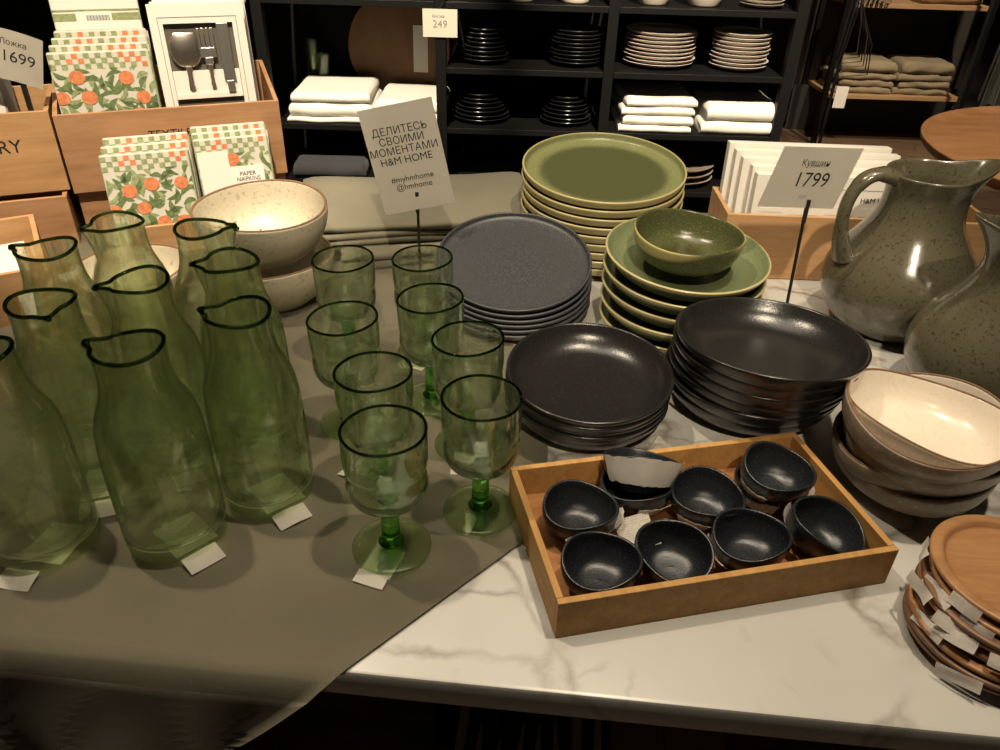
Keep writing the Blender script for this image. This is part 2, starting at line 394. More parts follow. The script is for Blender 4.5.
# olive cloth lying over the left of the table and hanging over its front edge
def cloth_right(v):
    pts = [(-.5,-.47),(-.0001,0),(.18,.150),(.31,.152),(.625,.069),(.866,-.05),(1.0,-.11)]
    for (a, ua), (b, ub) in zip(pts, pts[1:]):
        if v <= b: return ua+(ub-ua)*(v-a)/(b-a)
    return pts[-1][1]
bm = bmesh.new(); rows = []
vs_ = [-.40+.01*k for k in range(40)] + [-.012,-.009,-.006,-.003,0,.003,.006,.01] + [.02+.02*k for k in range(48)]
vs_ = sorted(set(round(x,4) for x in vs_ if x <= .98)); NX = 90
for v in vs_:
    row = []; ur = cloth_right(v)
    for i in range(NX+1):
        s = 1-(1-i/NX)**1.0; u = -1.27+(ur+1.27)*s
        q = P0 + E1*u
        w1 = .0012*noise.noise(Vector((u*5, v*5, 0)))+.0006
        if v >= 0:
            p = q + E2*v + Vector((0,0,T+.0022+w1))
        else:
            d = -v; R = .014
            if d < R*pi/2:
                a = d/R; p = q + E2*(-R*sin(a)) + Vector((0,0,T+.0022-R*(1-cos(a))))
            else:
                dd = d-R*pi/2
                rip = .020*sin(u*17+1.2+dd*6)*min(1,dd/.15)+.02*noise.noise(Vector((u*4,dd*4,3)))*min(1,dd/.1)
                p = q + E2*(-R-.003-abs(rip)*.9-dd*.05) + Vector((0,0,T+.0022-R-dd*.96))
        row.append(bm.verts.new(p))
    rows.append(row)
for A, B in zip(rows, rows[1:]):
    for i in range(NX): bm.faces.new((A[i], A[i+1], B[i+1], B[i]))
bmesh.ops.solidify(bm, geom=bm.faces[:], thickness=-.0014)
o = obj('tablecloth', bm, 'cloth', angle=None)
tag(o, 'olive green cloth spread under the carafes and hanging over the table front', 'tablecloth')

# ------------------------------------------------------------------ carafes
def spout(phi, z0, H, out_=.0085, wid=.22, wob=1, seed=0):
    def f(x, y, z, r, a):
        if r == 0: return (x, y, z)
        t = max(0, (z-z0)/(H-z0)); t = t*t*(3-2*t)
        d = (a-phi+pi) % (2*pi) - pi
        g = exp(-(d/wid)**2)
        pin = -.05*r*exp(-((abs(d)-wid*2.1)/(wid*.8))**2)*t
        k = 1+ (.018*sin(2*a+seed)+.012*sin(3*a+seed*2+z*30))*wob
        rr = r*k + g*t*out_ + pin
        return (rr*cos(a), rr*sin(a), z + t*(.002*sin(a*2+seed)) + g*t*.001)
    return f
def carafe_mesh(phi, seed):
    H = .210
    outer = sm([(0,.0005),(.030,.0005),(.040,.001),(.0450,.006),(.0452,.02),(.0450,.06),(.0446,.100),(.0436,.128),(.0405,.145),(.0345,.160),(.0298,.173),(.0280,.192),(.0285,H)], 2)
    inner = sm([(.0268,H),(.0258,.195),(.0275,.175),(.0322,.160),(.0381,.145),(.0413,.128),(.0424,.100),(.0428,.06),(.0428,.028),(.038,.016),(.02,.012),(0,.013)], 2)
    f = spout(phi, .172, H, seed=seed)
    bm = lathe(outer+inner, 56, f)
    ring = []
    for k in range(56):
        a = 2*pi*k/56; ring.append(f(.0277*cos(a), .0277*sin(a), H, .0277, a))
    rim = tube(ring, .0019, 8, closed=True)
    return bm, rim
def lip_blob(phi, f=None):
    r = .0277+.0078
    bm = bmesh.new(); bmesh.ops.create_icosphere(bm, subdivisions=2, radius=.0030)
    for v in bm.verts: v.co = Vector((v.co.x*1.3+r, v.co.y*1.1, v.co.z*.9+.2085))
    bmesh.ops.rotate(bm, verts=bm.verts, cent=(0,0,0), matrix=Matrix.Rotation(phi,3,'Z'))
    return bm
CAR = [ # x, y, spout angle deg, label paper angle, label
 (-.466,.711,178, 'green glass carafe at the back left in front of the low open crate', -.3),
 (-.411,.598,-55, 'green glass carafe with its spout turned to the front, near the left edge', -1.2),
 (-.427,.785,215, 'green glass carafe furthest back, in front of the small cream bowl', 2.6),
 (-.345,.644,205, 'green glass carafe in the middle of the group, spout to the left', -1.0),
 (-.304,.526,175, 'green glass carafe front row centre with a folded white label under its right side', -.75),
 (-.329,.776,8, 'green glass carafe with its spout pointing right, before the speckled cream bowl', 2.2),
 (-.273,.693,190, 'green glass carafe behind the front right carafe, spout to the left', 2.9),
 (-.233,.588,170, 'green glass carafe front right, nearest the goblets', -.85),
 (-.4195,.5095,180, 'green glass carafe front left, cut off by the picture edge', -1.7)]
for i, (x, y, ph, lb, la) in enumerate(CAR):
    r = thing('glass_carafe', lb, 'carafe', P(x, y, .0055), (0,0,0), 'green recycled glass carafes')
    bm, rim = carafe_mesh(radians(ph), i*1.7)
    for fc in bm.faces:
        if fc.calc_center_median().z < .0185: fc.material_index = 1
    obj('body', bm, ['glass','glass_base'], r, angle=None); obj('rim', rim, 'rim_glass', r, angle=None)
    obj('spout_lip', lip_blob(radians(ph)), 'rim_glass', r, angle=None)
    obj('paper_label', label_bm(.050, .042, .0005, seed=i), 'paper_plain', r, loc=(.004,.002,-.0022), rot=(0,0,la), smooth=False)
    b2 = label_bm(.034, .020, .0022, seed=i+9)
    t = obj('label_flap', b2, 'paper_plain', r, loc=(.047*cos(la), .047*sin(la), .0005), rot=(radians(14),0,la+pi/2), smooth=False)

# ------------------------------------------------------------------ goblets
GOB = [(-.198,.861,'green glass goblet at the back left beside the speckled cream bowls', .5),
 (-.101,.870,'green glass goblet at the back right below the tall message card', -2.0),
 (-.170,.711,'green glass goblet second from the back in the left row', .3),
 (-.081,.763,'green glass goblet second from the back in the right row, near the black flat plates', -1.2),
 (-.034,.676,'green glass goblet third from the back in the right row, near the black deep plates', -1.6),
 (-.121,.608,'green glass goblet second from the front in the left row', 2.6),
 (-.098,.517,'green glass goblet at the very front with a white label sticking out below its foot', -1.9),
 (-.016,.570,'green glass goblet front right, beside the wooden tray', -1.5)]
def goblet_parts(seed):
    H = .14
    def f(x,y,z,r,a):
        k = 1+.02*sin(2*a+seed)*(z/H)+.008*sin(5*a+seed*3+z*60)
        return (x*k, y*k, z+ (.0012*sin(a+seed) if z > .12 else 0))
    bowl = lathe(sm([(0,.056),(.012,.057),(.024,.061),(.034,.070),(.0375,.083),(.0368,.096),(.0362,.101),(.0374,.107),(.0378,.120),(.0378,H)],2)
               + sm([(.0358,H),(.0356,.120),(.0350,.108),(.0342,.098),(.0350,.085),(.031,.074),(.020,.067),(.006,.064),(0,.0635)],2), 56, f)
    ring = [f(.0368*cos(2*pi*k/56), .0368*sin(2*pi*k/56), H, .0368, 2*pi*k/56) for k in range(56)]
    rim = tube(ring, .0014, 8, closed=True)
    stem = lathe(sm([(0,.0075),(.014,.0075),(.0095,.013),(.0085,.02),(.0085,.04),(.0095,.05),(.012,.0555),(0,.0558)],2), 24)
    foot = lathe(sm([(0,.0005),(.03,.0005),(.0370,.001),(.0380,.003),(.0365,.0050),(.02,.0062),(.012,.0075),(0,.0075)],2), 48)
    return bowl, rim, stem, foot
for i, (x, y, lb, la) in enumerate(GOB):
    r = thing('glass_goblet', lb, 'goblet', P(x, y, .0052), (0,0,i*.7), 'green glass goblets')
    bw, rm, st, ft = goblet_parts(i*1.3)
    obj('bowl', bw, 'gob', r, angle=None); obj('rim', rm, 'rim_glass', r, angle=None)
    obj('stem', st, 'stem_glass', r, angle=None); obj('foot', ft, 'gob_foot', r, angle=None)
    aa = la - i*.7
    obj('paper_label', label_bm(.030, .036, .0005, seed=i+3), 'paper_plain', r, loc=(.018*cos(aa), .018*sin(aa), -.0024), rot=(0,0,aa+pi/2), smooth=False)
    if i in (2,5,6,4): obj('label_flap', label_bm(.030, .014, .0020, seed=i+30), 'paper_plain', r, loc=(.043*cos(aa), .043*sin(aa), -.0005), rot=(radians(10),0,aa+pi/2), smooth=False)

# ------------------------------------------------------------------ plates and bowls
def flat_profile(R, h):
    t = .004
    return sm([(0,.003),(.60*R,.003),(.62*R,0),(.66*R,0),(.70*R,.003),(.90*R,.005),(.975*R,.010)],1) + \
           sm([(.975*R,.010),(R,h-.003),(R-.0005,h),(R-.0035,h),(R-.0045,h-.003),(.955*R,.0115),(.90*R,.009),(.5*R,.0075),(0,.0072)],2)
def deep_profile(R, h):
    return sm([(0,.003),(.56*R,.003),(.58*R,0),(.62*R,0),(.66*R,.003),(.80*R,h*.22),(.93*R,h*.60),(R,h-.002),(R-.001,h),(R-.004,h),(R-.0055,h-.003),(.885*R,h*.62),(.75*R,h*.34),(.62*R,.009),(.4*R,.008),(0,.0078)],2)
def coupe_profile(R, h, foot=.5, t=.005):
    return sm([(0,.003),(foot*.85*R,.003),(foot*.9*R,0),(foot*R,0),(foot*1.10*R,.004),(R*.84,h*.30),(R*.965,h*.64),(R,h-.002),(R-.001,h+.0005),(R-t+.001,h),(R-t,h-.004),(R*.955-t,h*.64),(R*.82-t*.6,h*.34),(foot*R,t+.004),(foot*.5*R,t+.0035),(0,t+.003)],2)
def wobble(seed, ax=.0, rw=.02, zw=.002, H=.05):
    def f(x,y,z,r,a):
        k = 1+rw*sin(2*a+seed)+rw*.4*sin(3*a+seed*1.7)
        return (x*k*(1+ax), y*k, z+zw*sin(2*a+seed*2+1)*(z/H)**2 if z>0 else z)
    return f
def stack(name, cat, desc, group, n, bot, top, tilts, bm_fn, mat, mesh_variants=1, yaw=.7, side=(0,0), extra=None):
    """n vessels from the top one down; bot/top = (x,y,z) of their origins; tilts=(bottom,top) degrees about the X axis (towards the viewer)"""
    meshes = []
    res = []
    for i in range(n):
        f = 1-i/(n-1) if n > 1 else 1
        f2 = f
        loc = Vector(bot).lerp(Vector(top), f)
        jx = (random.random()-.5)*.003 if 0 < i else 0; jy = (random.random()-.5)*.003 if 0 < i else 0
        tl = radians(tilts[0]+(tilts[1]-tilts[0])*f2); ts = radians(side[0]+(side[1]-side[0])*f2)
        if i < mesh_variants or not meshes:
            o = obj(name, bm_fn(i), mat if isinstance(mat, (str,list)) else mat(i)); meshes.append(o.data)
        else:
            o = bpy.data.objects.new(name, meshes[i % len(meshes)]); col.objects.link(o)
        o.location = (loc.x+jx, loc.y+jy, T+loc.z); o.rotation_euler = (tl, ts, 0)
        tag(o, desc.format(which(i, n)), cat, group); res.append(o)
    return res
stack('dinner_plate','plate','matt black flat dinner plate, {} in the stack behind the goblets','black flat dinner plates',6,
      (.017,1.015,.0088),(.0155,1.035,.0595),(4,14.5), lambda i: lathe(flat_profile(.115,.018),96), 'black_plate')
stack('deep_plate','plate','black deep plate, {} in the left pile just behind the wooden tray','black deep plates, left pile',5,
      (.1035,.742,.001),(.1015,.729,.046),(0,4.5), lambda i: lathe(deep_profile(.095,.035),96), 'black_deep')
stack('deep_plate','plate','black deep plate, {} in the right pile beside the white bowls','black deep plates, right pile',6,
      (.306,.785,.001),(.299,.735,.087),(0,-4), lambda i: lathe(deep_profile(.105,.039),96), 'black_deep', side=(0,1))
stack('dinner_plate','plate','green glazed flat dinner plate, {} in the tall stack at the back','green flat dinner plates',9,
      (.163,1.246,.001),(.161,1.241,.132),(0,7), lambda i: lathe(flat_profile(.135,.022),96), 'green_plate')
stack('deep_plate','plate','green glazed deep plate, {} in the stack below the dark green bowl','green deep plates',5,
      (.246,.955,.001),(.245,.95,.097),(0,4.5), lambda i: lathe(deep_profile(.11,.035),96), 'green_deep', side=(0,1.5))
o = obj('serving_bowl', lathe(coupe_profile(.072,.052,.42), 80, wobble(1.,0,.015,.002,.052)), 'green_bowl')
o.location = P(.240,.942,.1115); o.rotation_euler = (radians(3),radians(2),0)
tag(o, 'small glossy dark green bowl on top of the green deep plates', 'bowl')

# speckled cream stoneware bowls, with dark iron flecks
def cream_bowl(R, h, loc, tilt, label, seed, group):
    r = thing('stoneware_bowl', label, 'bowl', loc, (radians(tilt),0,0), group)
    pr = coupe_profile(R, h, .55, .006)
    obj('body', lathe(pr, 80, wobble(seed,0,.008,.002,h)), 'cream', r)
    ring = []
    f = wobble(seed,0,.008,.002,h)
    for k in range(72):
        a = 2*pi*k/72; ring.append(f((R-.003)*cos(a),(R-.003)*sin(a),h,R,a))
    obj('unglazed_rim', tube(ring,.0019,8,closed=True,flat=1.1), 'brown_rim', r)
    bm = bmesh.new(); rnd = random.Random(seed)
    out_pr = [(R*.80,h*.36),(R*.94,h*.68),(R,h-.002)]
    for k in range(150):
        a = rnd.random()*2*pi; s = rnd.random(); sz = .0005+.0011*rnd.random()**3
        if k % 2:   # inside
            rr = R*.45+(R*.90-R*.45)*s; zz = .010+(h*.72-.010)*s**2.0
            nv = Vector((-cos(a)*s, -sin(a)*s, 1.1-s*.7)).normalized()
        else:
            rr = R*(.82+.14*s)+.0002; zz = h*(.38+.42*s); nv = Vector((cos(a), sin(a), -.5)).normalized()
        c = Vector((rr*cos(a), rr*sin(a), zz)); q = nv.to_track_quat('Z','Y').to_matrix()
        vs = [bm.verts.new(c + nv*.0006 + q @ Vector((sz*cos(2*pi*j/7), sz*sin(2*pi*j/7), 0))) for j in range(7)]
        tip = bm.verts.new(c - nv*.002)
        bm.faces.new(vs)
        for j in range(7): bm.faces.new((vs[j], tip, vs[(j+1)%7]))
    obj('iron_flecks', bm, 'speck', r, smooth=False)
    return r
cream_bowl(.093,.075, P(-.345,1.027,.001),1, 'speckled cream stoneware bowl, the lower of two stacked behind the carafes',1.,'large speckled cream bowls')
cream_bowl(.094,.075, P(-.345,1.024,.0745),2.5, 'speckled cream stoneware bowl with brown rim, the upper of two stacked',2.2,'large speckled cream bowls')
cream_bowl(.079,.058, P(-.540,1.005,.001),1, 'smaller speckled cream bowl seen between the back carafes beside the napkin crate',3.1,'small cream bowl')

# white / taupe organic bowls at the right
def organic(seed, ax=.06, zw=.006): return wobble(seed, ax, .035, zw, .045)
WB = [ # origin, yaw, tilt x, tilt y
 ((.426,.622,.056), .2, 2.0, 5, 'white bowl with glossy cream inside, topmost of the pile by the wooden tray'),
 ((.446,.646,.042), 1.3, 2, 1, 'taupe edged bowl, second from the top, showing behind the topmost white bowl'),
 ((.436,.630,.028), 2.4, 1, 2, 'taupe glazed bowl, third from the top of the pile at the right'),
 ((.436,.632,.0145), .6, 0, 1, 'taupe glazed bowl, fourth from the top of the pile at the right'),
 ((.436,.633,.0012), 1.9, 0, 0, 'taupe glazed bowl at the bottom of the pile at the right, standing on marble')]
for i, (p, yaw, tx, ty, lb) in enumerate(WB):
    r = thing('pasta_bowl', lb, 'bowl', P(*p), (radians(tx), radians(ty), 0), 'white and taupe bowls')
    R, h = (.081 if i == 0 else .078), .050
    f = organic(yaw*2+.4, .05, .005)
    pr = coupe_profile(R, h, .45, .0045)
    bm = lathe(pr, 80, f)
    bm.faces.ensure_lookup_table()
    # outside taupe, inside white
    for fc in bm.faces:
        idx = min(range(len(fc.verts)), key=lambda k: 0)
        c = fc.calc_center_median(); rr = sqrt(c.x**2+c.y**2)
    n_ring = len(pr); half = next(k for k,(a,b) in enumerate(pr) if b > h and True)
    bm.verts.index_update(); bm.verts.ensure_lookup_table()
    lim = 1+ (half+1)*80
    for fc in bm.faces:
        fc.material_index = 1 if min(v.index for v in fc.verts) >= lim-160 else 0
    obj('body', bm, ['taupe','white_bowl'], r)
    ring = [f((R-.0022)*cos(2*pi*k/72), (R-.0022)*sin(2*pi*k/72), h+.0003, R, 2*pi*k/72) for k in range(72)]
    obj('unglazed_rim', tube(ring, .0013, 8, closed=True), 'brown_rim', r)

# wooden plates bottom right
WC = Vector((.437,.446,0)); n = 8
for i in range(n):
    f = 1-i/(n-1); z = .001+.056*f
    r = thing('wooden_plate', 'round acacia wood plate, %s in the pile at the front right corner' % which(i,n), 'plate',
              P(WC.x-.014*(1-f)+.002*sin(i*2.1), WC.y+.002*cos(i*1.7)-.014*(1-f), z), (radians(1.5*sin(i)), radians(1.2*cos(i*2)), i*.4), 'acacia wood plates with paper labels')
    R, h = .0685-.001*(i%2), .0135
    pr = sm([(0,0),(.70*R,0),(.80*R,.002),(.95*R,.009),(R,h-.005),(R,h-.001),(R-.003,h),(R-.009,h),(R-.012,h-.003),(.80*R,.0075),(.5*R,.0065),(0,.0063)],2)
    obj('body', lathe(pr, 80), 'plate_wood' if i in (0,1,3,5) else 'plate_wood_dark', r)
    if i in (0,1,2,3,4,6):
        for k in range(2 if i<4 else 1):
            an = [2.75,3.25,3.05,3.7,3.4,0,3.9,0][i] + k*(.55 if i else .9) - i*.4
            lb = label_bm(.026 if k else .034, .011, .006, seed=i*5+k)
            obj('paper_label', lb, 'paper_plain', r, loc=((R-.0005)*cos(an), (R-.0005)*sin(an), .005), rot=(radians(66),radians(-10+8*k),an+pi/2), smooth=False)

# ------------------------------------------------------------------ wooden tray with small black bowls
TA = math.atan2(.073,.31)
tr = thing('wooden_tray', 'square edged oak tray on the marble holding small black bowls', 'tray', P(.0535,.4215,.0005), (0,0,TA))
TW, TD, TH = .320, .178, .043
obj('base_panel', (lambda b: (box(b, .0065, TW-.0065, .0065, TD-.0065, .002, .008), b)[1])(bmesh.new()), 'tray_base', tr, smooth=False)
for a in ((0,TW,0,.0065),(0,TW,TD-.0065,TD)):
    bm = bmesh.new(); box(bm, a[0],a[1],a[2],a[3],0,TH,.0008); obj('side_panel', bm, 'tray_wood', tr, smooth=False)
for a in ((0,.0065,.0066,TD-.0066),(TW-.0065,TW,.0066,TD-.0066)):
    bm = bmesh.new(); box(bm, a[0],a[1],a[2],a[3],0,TH,.0008); obj('end_panel', bm, 'tray_wood', tr, smooth=False)
BW = [ # x,y,z,tilt x,tilt y,yaw,label, label paper angles
 (.079,.543,.009, 4,2,.2,'small black bowl at the left of the tray, behind the front left one', [-.2]),
 (.0935,.475,.009, 5,0,.0,'small black bowl in the front left corner of the tray', [1.9]),
 (.162,.494,.009, 12,-2,1.3,'small black bowl second from the left in the front row of the tray', [1.2]),
 (.205,.568,.010, 8,3,.5,'small black bowl at the middle of the tray back row with label at its front', [-2.1]),
 (.277,.590,.009, 0,0,.6,'small black bowl at the back right of the tray, the lower of a pair', [-2.1,-.6]),
 (.272,.585,.0315, 9,7,.2,'small black bowl at the back right of the tray, the upper of a pair', [-2.5]),
 (.236,.511,.009, 4,-2,.1,'small black bowl third from the left in the front row of the tray', [3.4]),
 (.303,.529,.012, 10,14,.9,'small black bowl leaning in the front right corner of the tray', [2.9]),
 (.139,.580,.009, 2,0,.3,'small black bowl at the back left of the tray, the lower of a pair', [-1.1]),
 (.139,.575,.034, -30,6,.5,'small black bowl wrapped with a large white label, back left of the tray', [-1.9,-1.0])]
def small_bowl(x,y,z,tx,ty,yaw,lb,las,i):
    r = thing('dip_bowl', lb, 'bowl', P(x,y,z), (radians(tx),radians(ty),0), 'small black bowls in the tray')
    R, h = .0338, .036
    f = wobble(yaw*2+.8, .04, .05, .002, h)
    pr = sm([(0,.002),(.014,.002),(.015,0),(.017,0),(.019,.003),(.029,.013),(.0335,.025),(R,h-.001),(R-.0006,h+.0006),(R-.0026,h+.0004),(R-.0032,h-.001),(.0300,.025),(.0255,.013),(.017,.0068),(.008,.006),(0,.006)],2)
    obj('body', lathe(pr, 64, f), 'black_small', r)
    for k, la in enumerate(las):
        big = (i == 9)
        W = .06 if big else (.034+.008*(k%2)); Hh = .026 if big else .017
        bm = bmesh.new(); g = []
        nx = 12
        for jj in range(5):
            row = []
            for ii in range(nx+1):
                s = (ii/nx-.5); a = la + s*W/.034
                zz = .010+Hh*jj/4 + .002*noise.noise(Vector((ii*.7,jj*.8,i+k)))
                r0 = .0272+ (zz-.010)*.34 + .0012 + .0014*abs(noise.noise(Vector((ii*.5,jj*.6,i*2+k)))) + (.0035*(jj/4)**2*(1+s) if not big else .0015)
                row.append(bm.verts.new(f(r0*cos(a), r0*sin(a), zz, r0, a)))
            g.append(row)
        for jj in range(4):
            for ii in range(nx): bm.faces.new((g[jj][ii], g[jj][ii+1], g[jj+1][ii+1], g[jj+1][ii]))
        bmesh.ops.solidify(bm, geom=bm.faces[:], thickness=.0003)
        obj('paper_label', bm, 'paper_plain', r, angle=30)
    return r
for i, b in enumerate(BW): small_bowl(*b, i)
bm = label_bm(.036,.036,.007,seed=77)
o = obj('paper_label', bm, 'paper', None, loc=P(.134,.527,.022), rot=(radians(18),radians(-6),.25), smooth=False)
o.name = 'loose_paper_label'; tag(o, 'crumpled white printed label lying between the small black bowls in the tray', 'label')

# ------------------------------------------------------------------ jugs
def bez(p0,p1,p2,p3,n=14):
    return [Vector(p0)*(1-t)**3+Vector(p1)*3*t*(1-t)**2+Vector(p2)*3*t*t*(1-t)+Vector(p3)*t**3 for t in [k/n for k in range(n+1)]]
def jug(x,y,phi,hphi,label,scale=1.):
    r = thing('ceramic_jug', label, 'jug', P(x,y,.0008), (0,0,phi), 'olive stoneware jugs')
    r.scale = (scale,)*3
    H = .232
    def f(px,py,z,rr,a):
        if rr == 0: return (px,py,z)
        t = max(0,(z-.165)/(H-.165)); t = t*t
        d = (a+pi)%(2*pi)-pi
        g = exp(-(d/.42)**2)
        k = 1+.008*sin(3*a)+.006*sin(2*a+z*40)
        ro = rr*k + g*t*.030 - t*.004*exp(-((abs(d)-1.0)/.35)**2)
        return (ro*cos(a), ro*sin(a), z+g*t*.012 - t*.004*(1-cos(a))*.5)
    pr = sm([(0,.004),(.055,.004),(.060,0),(.066,.002),(.088,.022),(.103,.055),(.103,.085),(.092,.112),(.073,.138),(.060,.160),(.0535,.182),(.0525,.205),(.057,.224),(.059,H-.001),(.057,H+.0015),(.054,H),(.051,.222),(.0465,.205),(.0475,.182),(.054,.160),(.067,.138),(.086,.112),(.096,.085),(.096,.055),(.080,.024),(.05,.010),(0,.009)],2)
    obj('body', lathe(pr, 88, f), 'jug', r)
    hp = bez((-.052,0,.221),(-.106,0,.246),(-.126,0,.175),(-.092,0,.108),18)
    rad = [.0105]*3+[.0088]*5+[.0078]*6+[.0085,.0095,.011,.0125,.014]
    obj('handle', tube(hp, rad[:19], 16, flat=1.5), 'jug', r)
    return r
jug(.570,1.004, radians(4), 0, 'olive green stoneware jug at the back with handle to the left, behind the price card')
jug(.606,.800, radians(178), 0, 'olive green stoneware jug in front, cut off by the right picture edge')

# ------------------------------------------------------------------ crates
def crate(name, label, origin, yaw, W, D, H, mat, z0=0., side_h=None, t=.007, lettering=None, group='display crates'):
    r = thing(name, label, 'crate', P(origin[0], origin[1], z0+.0008), (0,0,yaw), group)
    sh = side_h or H
    boxo('base_panel', t+.0003,W-t-.0003,t+.0003,D-t-.0003,.002,.008, mat, r, .0005)
    boxo('front_panel', 0,W,0,t,0,H, mat, r, .0008)
    boxo('back_panel', 0,W,D-t,D,0,sh, mat, r, .0008)
    for x0 in (0, W-t):
        bm = bmesh.new()
        vs = [(t+.0002,0),(D-t-.0002,0),(D-t-.0002,sh),(t+.0002,H)]
        A = [bm.verts.new((x0,a,b)) for a,b in vs]; B = [bm.verts.new((x0+t,a,b)) for a,b in vs]
        bm.faces.new(A[::-1]); bm.faces.new(B)
        for k in range(4): bm.faces.new((A[k],A[(k+1)%4],B[(k+1)%4],B[k]))
        obj('side_panel', bm, mat, r, smooth=False)
    if lettering:
        for (s, size, lx, lz) in lettering: text(s, size, 'ink', r, (lx, -.0003, lz), ext=.0001)
    return r
CY = math.atan2(.40,.916); U = Vector((.916,.40,0)); V = Vector((-.40,.916,0)); OB = Vector((-.722,1.222,0))
def ob(u,v): q = OB+U*u+V*v; return (q.x,q.y)
crate('wooden_crate','wooden crate standing on a lower box, holding napkin packs and boxed cutlery', ob(0,0), CY, .352,.165,.128,'crate_wood', .082, side_h=.165, lettering=[('TEXTILE',.019,.168,.086)])
crate('wooden_riser_box','wooden box under the crate of napkin packs and boxed cutlery', ob(.003,.012), CY, .346,.150,.080,'crate_wood')
crate('wooden_crate','wooden crate at the left edge lettered RY with grey boxes and a bent price card', ob(-.362,0), CY, .358,.165,.128,'crate_wood2', .090, side_h=.135, lettering=[('CUTLERY',.029,.247,.076)])
crate('wooden_riser_box','wooden box at the left edge below the crate lettered RY', ob(-.372,-.022), CY, .362,.18,.087,'crate_wood')
crate('wooden_crate','low wooden crate at the far left edge holding white booklets behind the carafes', (-.63-.36*cos(.56), .95-.36*sin(.56)), .56, .36,.225,.078,'crate_wood2', 0, lettering=[('O SE',.019,.185+.135,.040),('R',.014,.340,.018)])
crate('wooden_crate','low wooden crate behind the carafes holding the lower packs of paper napkins', ob(.085,-.128), CY, .27,.112,.058,'crate_wood2')
crate('wooden_crate','low wooden crate at the back right holding white cartons, behind the jug', (.352,1.150), -.03, .42,.13,.108,'crate_wood2')

for k in range(5):
    r = thing('white_carton','white printed carton in the crate behind the price card, %s' % ('front one of the row','second from the front','middle one','second from the back','rearmost')[k],'box',group='white cartons in the right crate')
    boxo('carton', 0,.262,0,.0185,0,.158+.006*k,'white_card', r, .0008)
    r.location = P(.392-.007*k+(.004 if k==1 else 0), 1.158+.0205*k, .0105); r.rotation_euler = (radians(-4),0,-.03)
    if k == 0:
        zt = .158
        bm = bmesh.new(); box(bm,.03,.25,-.0005,-.0001,zt-.020,zt-.0193); box(bm,.03,.0307,-.0005,-.0001,zt-.028,zt-.020)
        obj('printed_border', bm,'grey_ink', r, smooth=False)
        text('H&M HOME',.011,'ink', r, (.085,-.0003,.118), ext=.0001); text('H&M HOME',.011,'ink', r, (.195,-.0003,.122), ext=.0001)
        for q,(x0,x1,z0,z1) in enumerate(((.012,.048,.118,.130),(.012,.048,.099,.106),(.06,.105,.096,.108),(.115,.16,.098,.110),(.17,.215,.096,.110),(.222,.255,.098,.110))):
            boxo('small_print', x0,x1,-.0006,-.0002,z0,z1,'paper', r, 0)
# white booklets in the low left crate
for k in range(3):
    c = Vector((-.63,.95,0)) + Vector((-sin(.56),cos(.56),0))*(.03) - Vector((cos(.56),sin(.56),0))*(.17+.0*k)
    o = boxo('booklet', 0,.15,0,.17,0,.011, 'paper' if k==2 else 'white_card', None, .0008)
    o.location = P(c.x+.002*k, c.y, .0095+.0125*k); o.rotation_euler = (0,0,.56+.02*k)
    tag(o, 'white printed booklet lying flat, %s of the small pile in the low left crate' % ('lowest','middle','topmost')[k], 'booklet', 'booklets in the low crate')

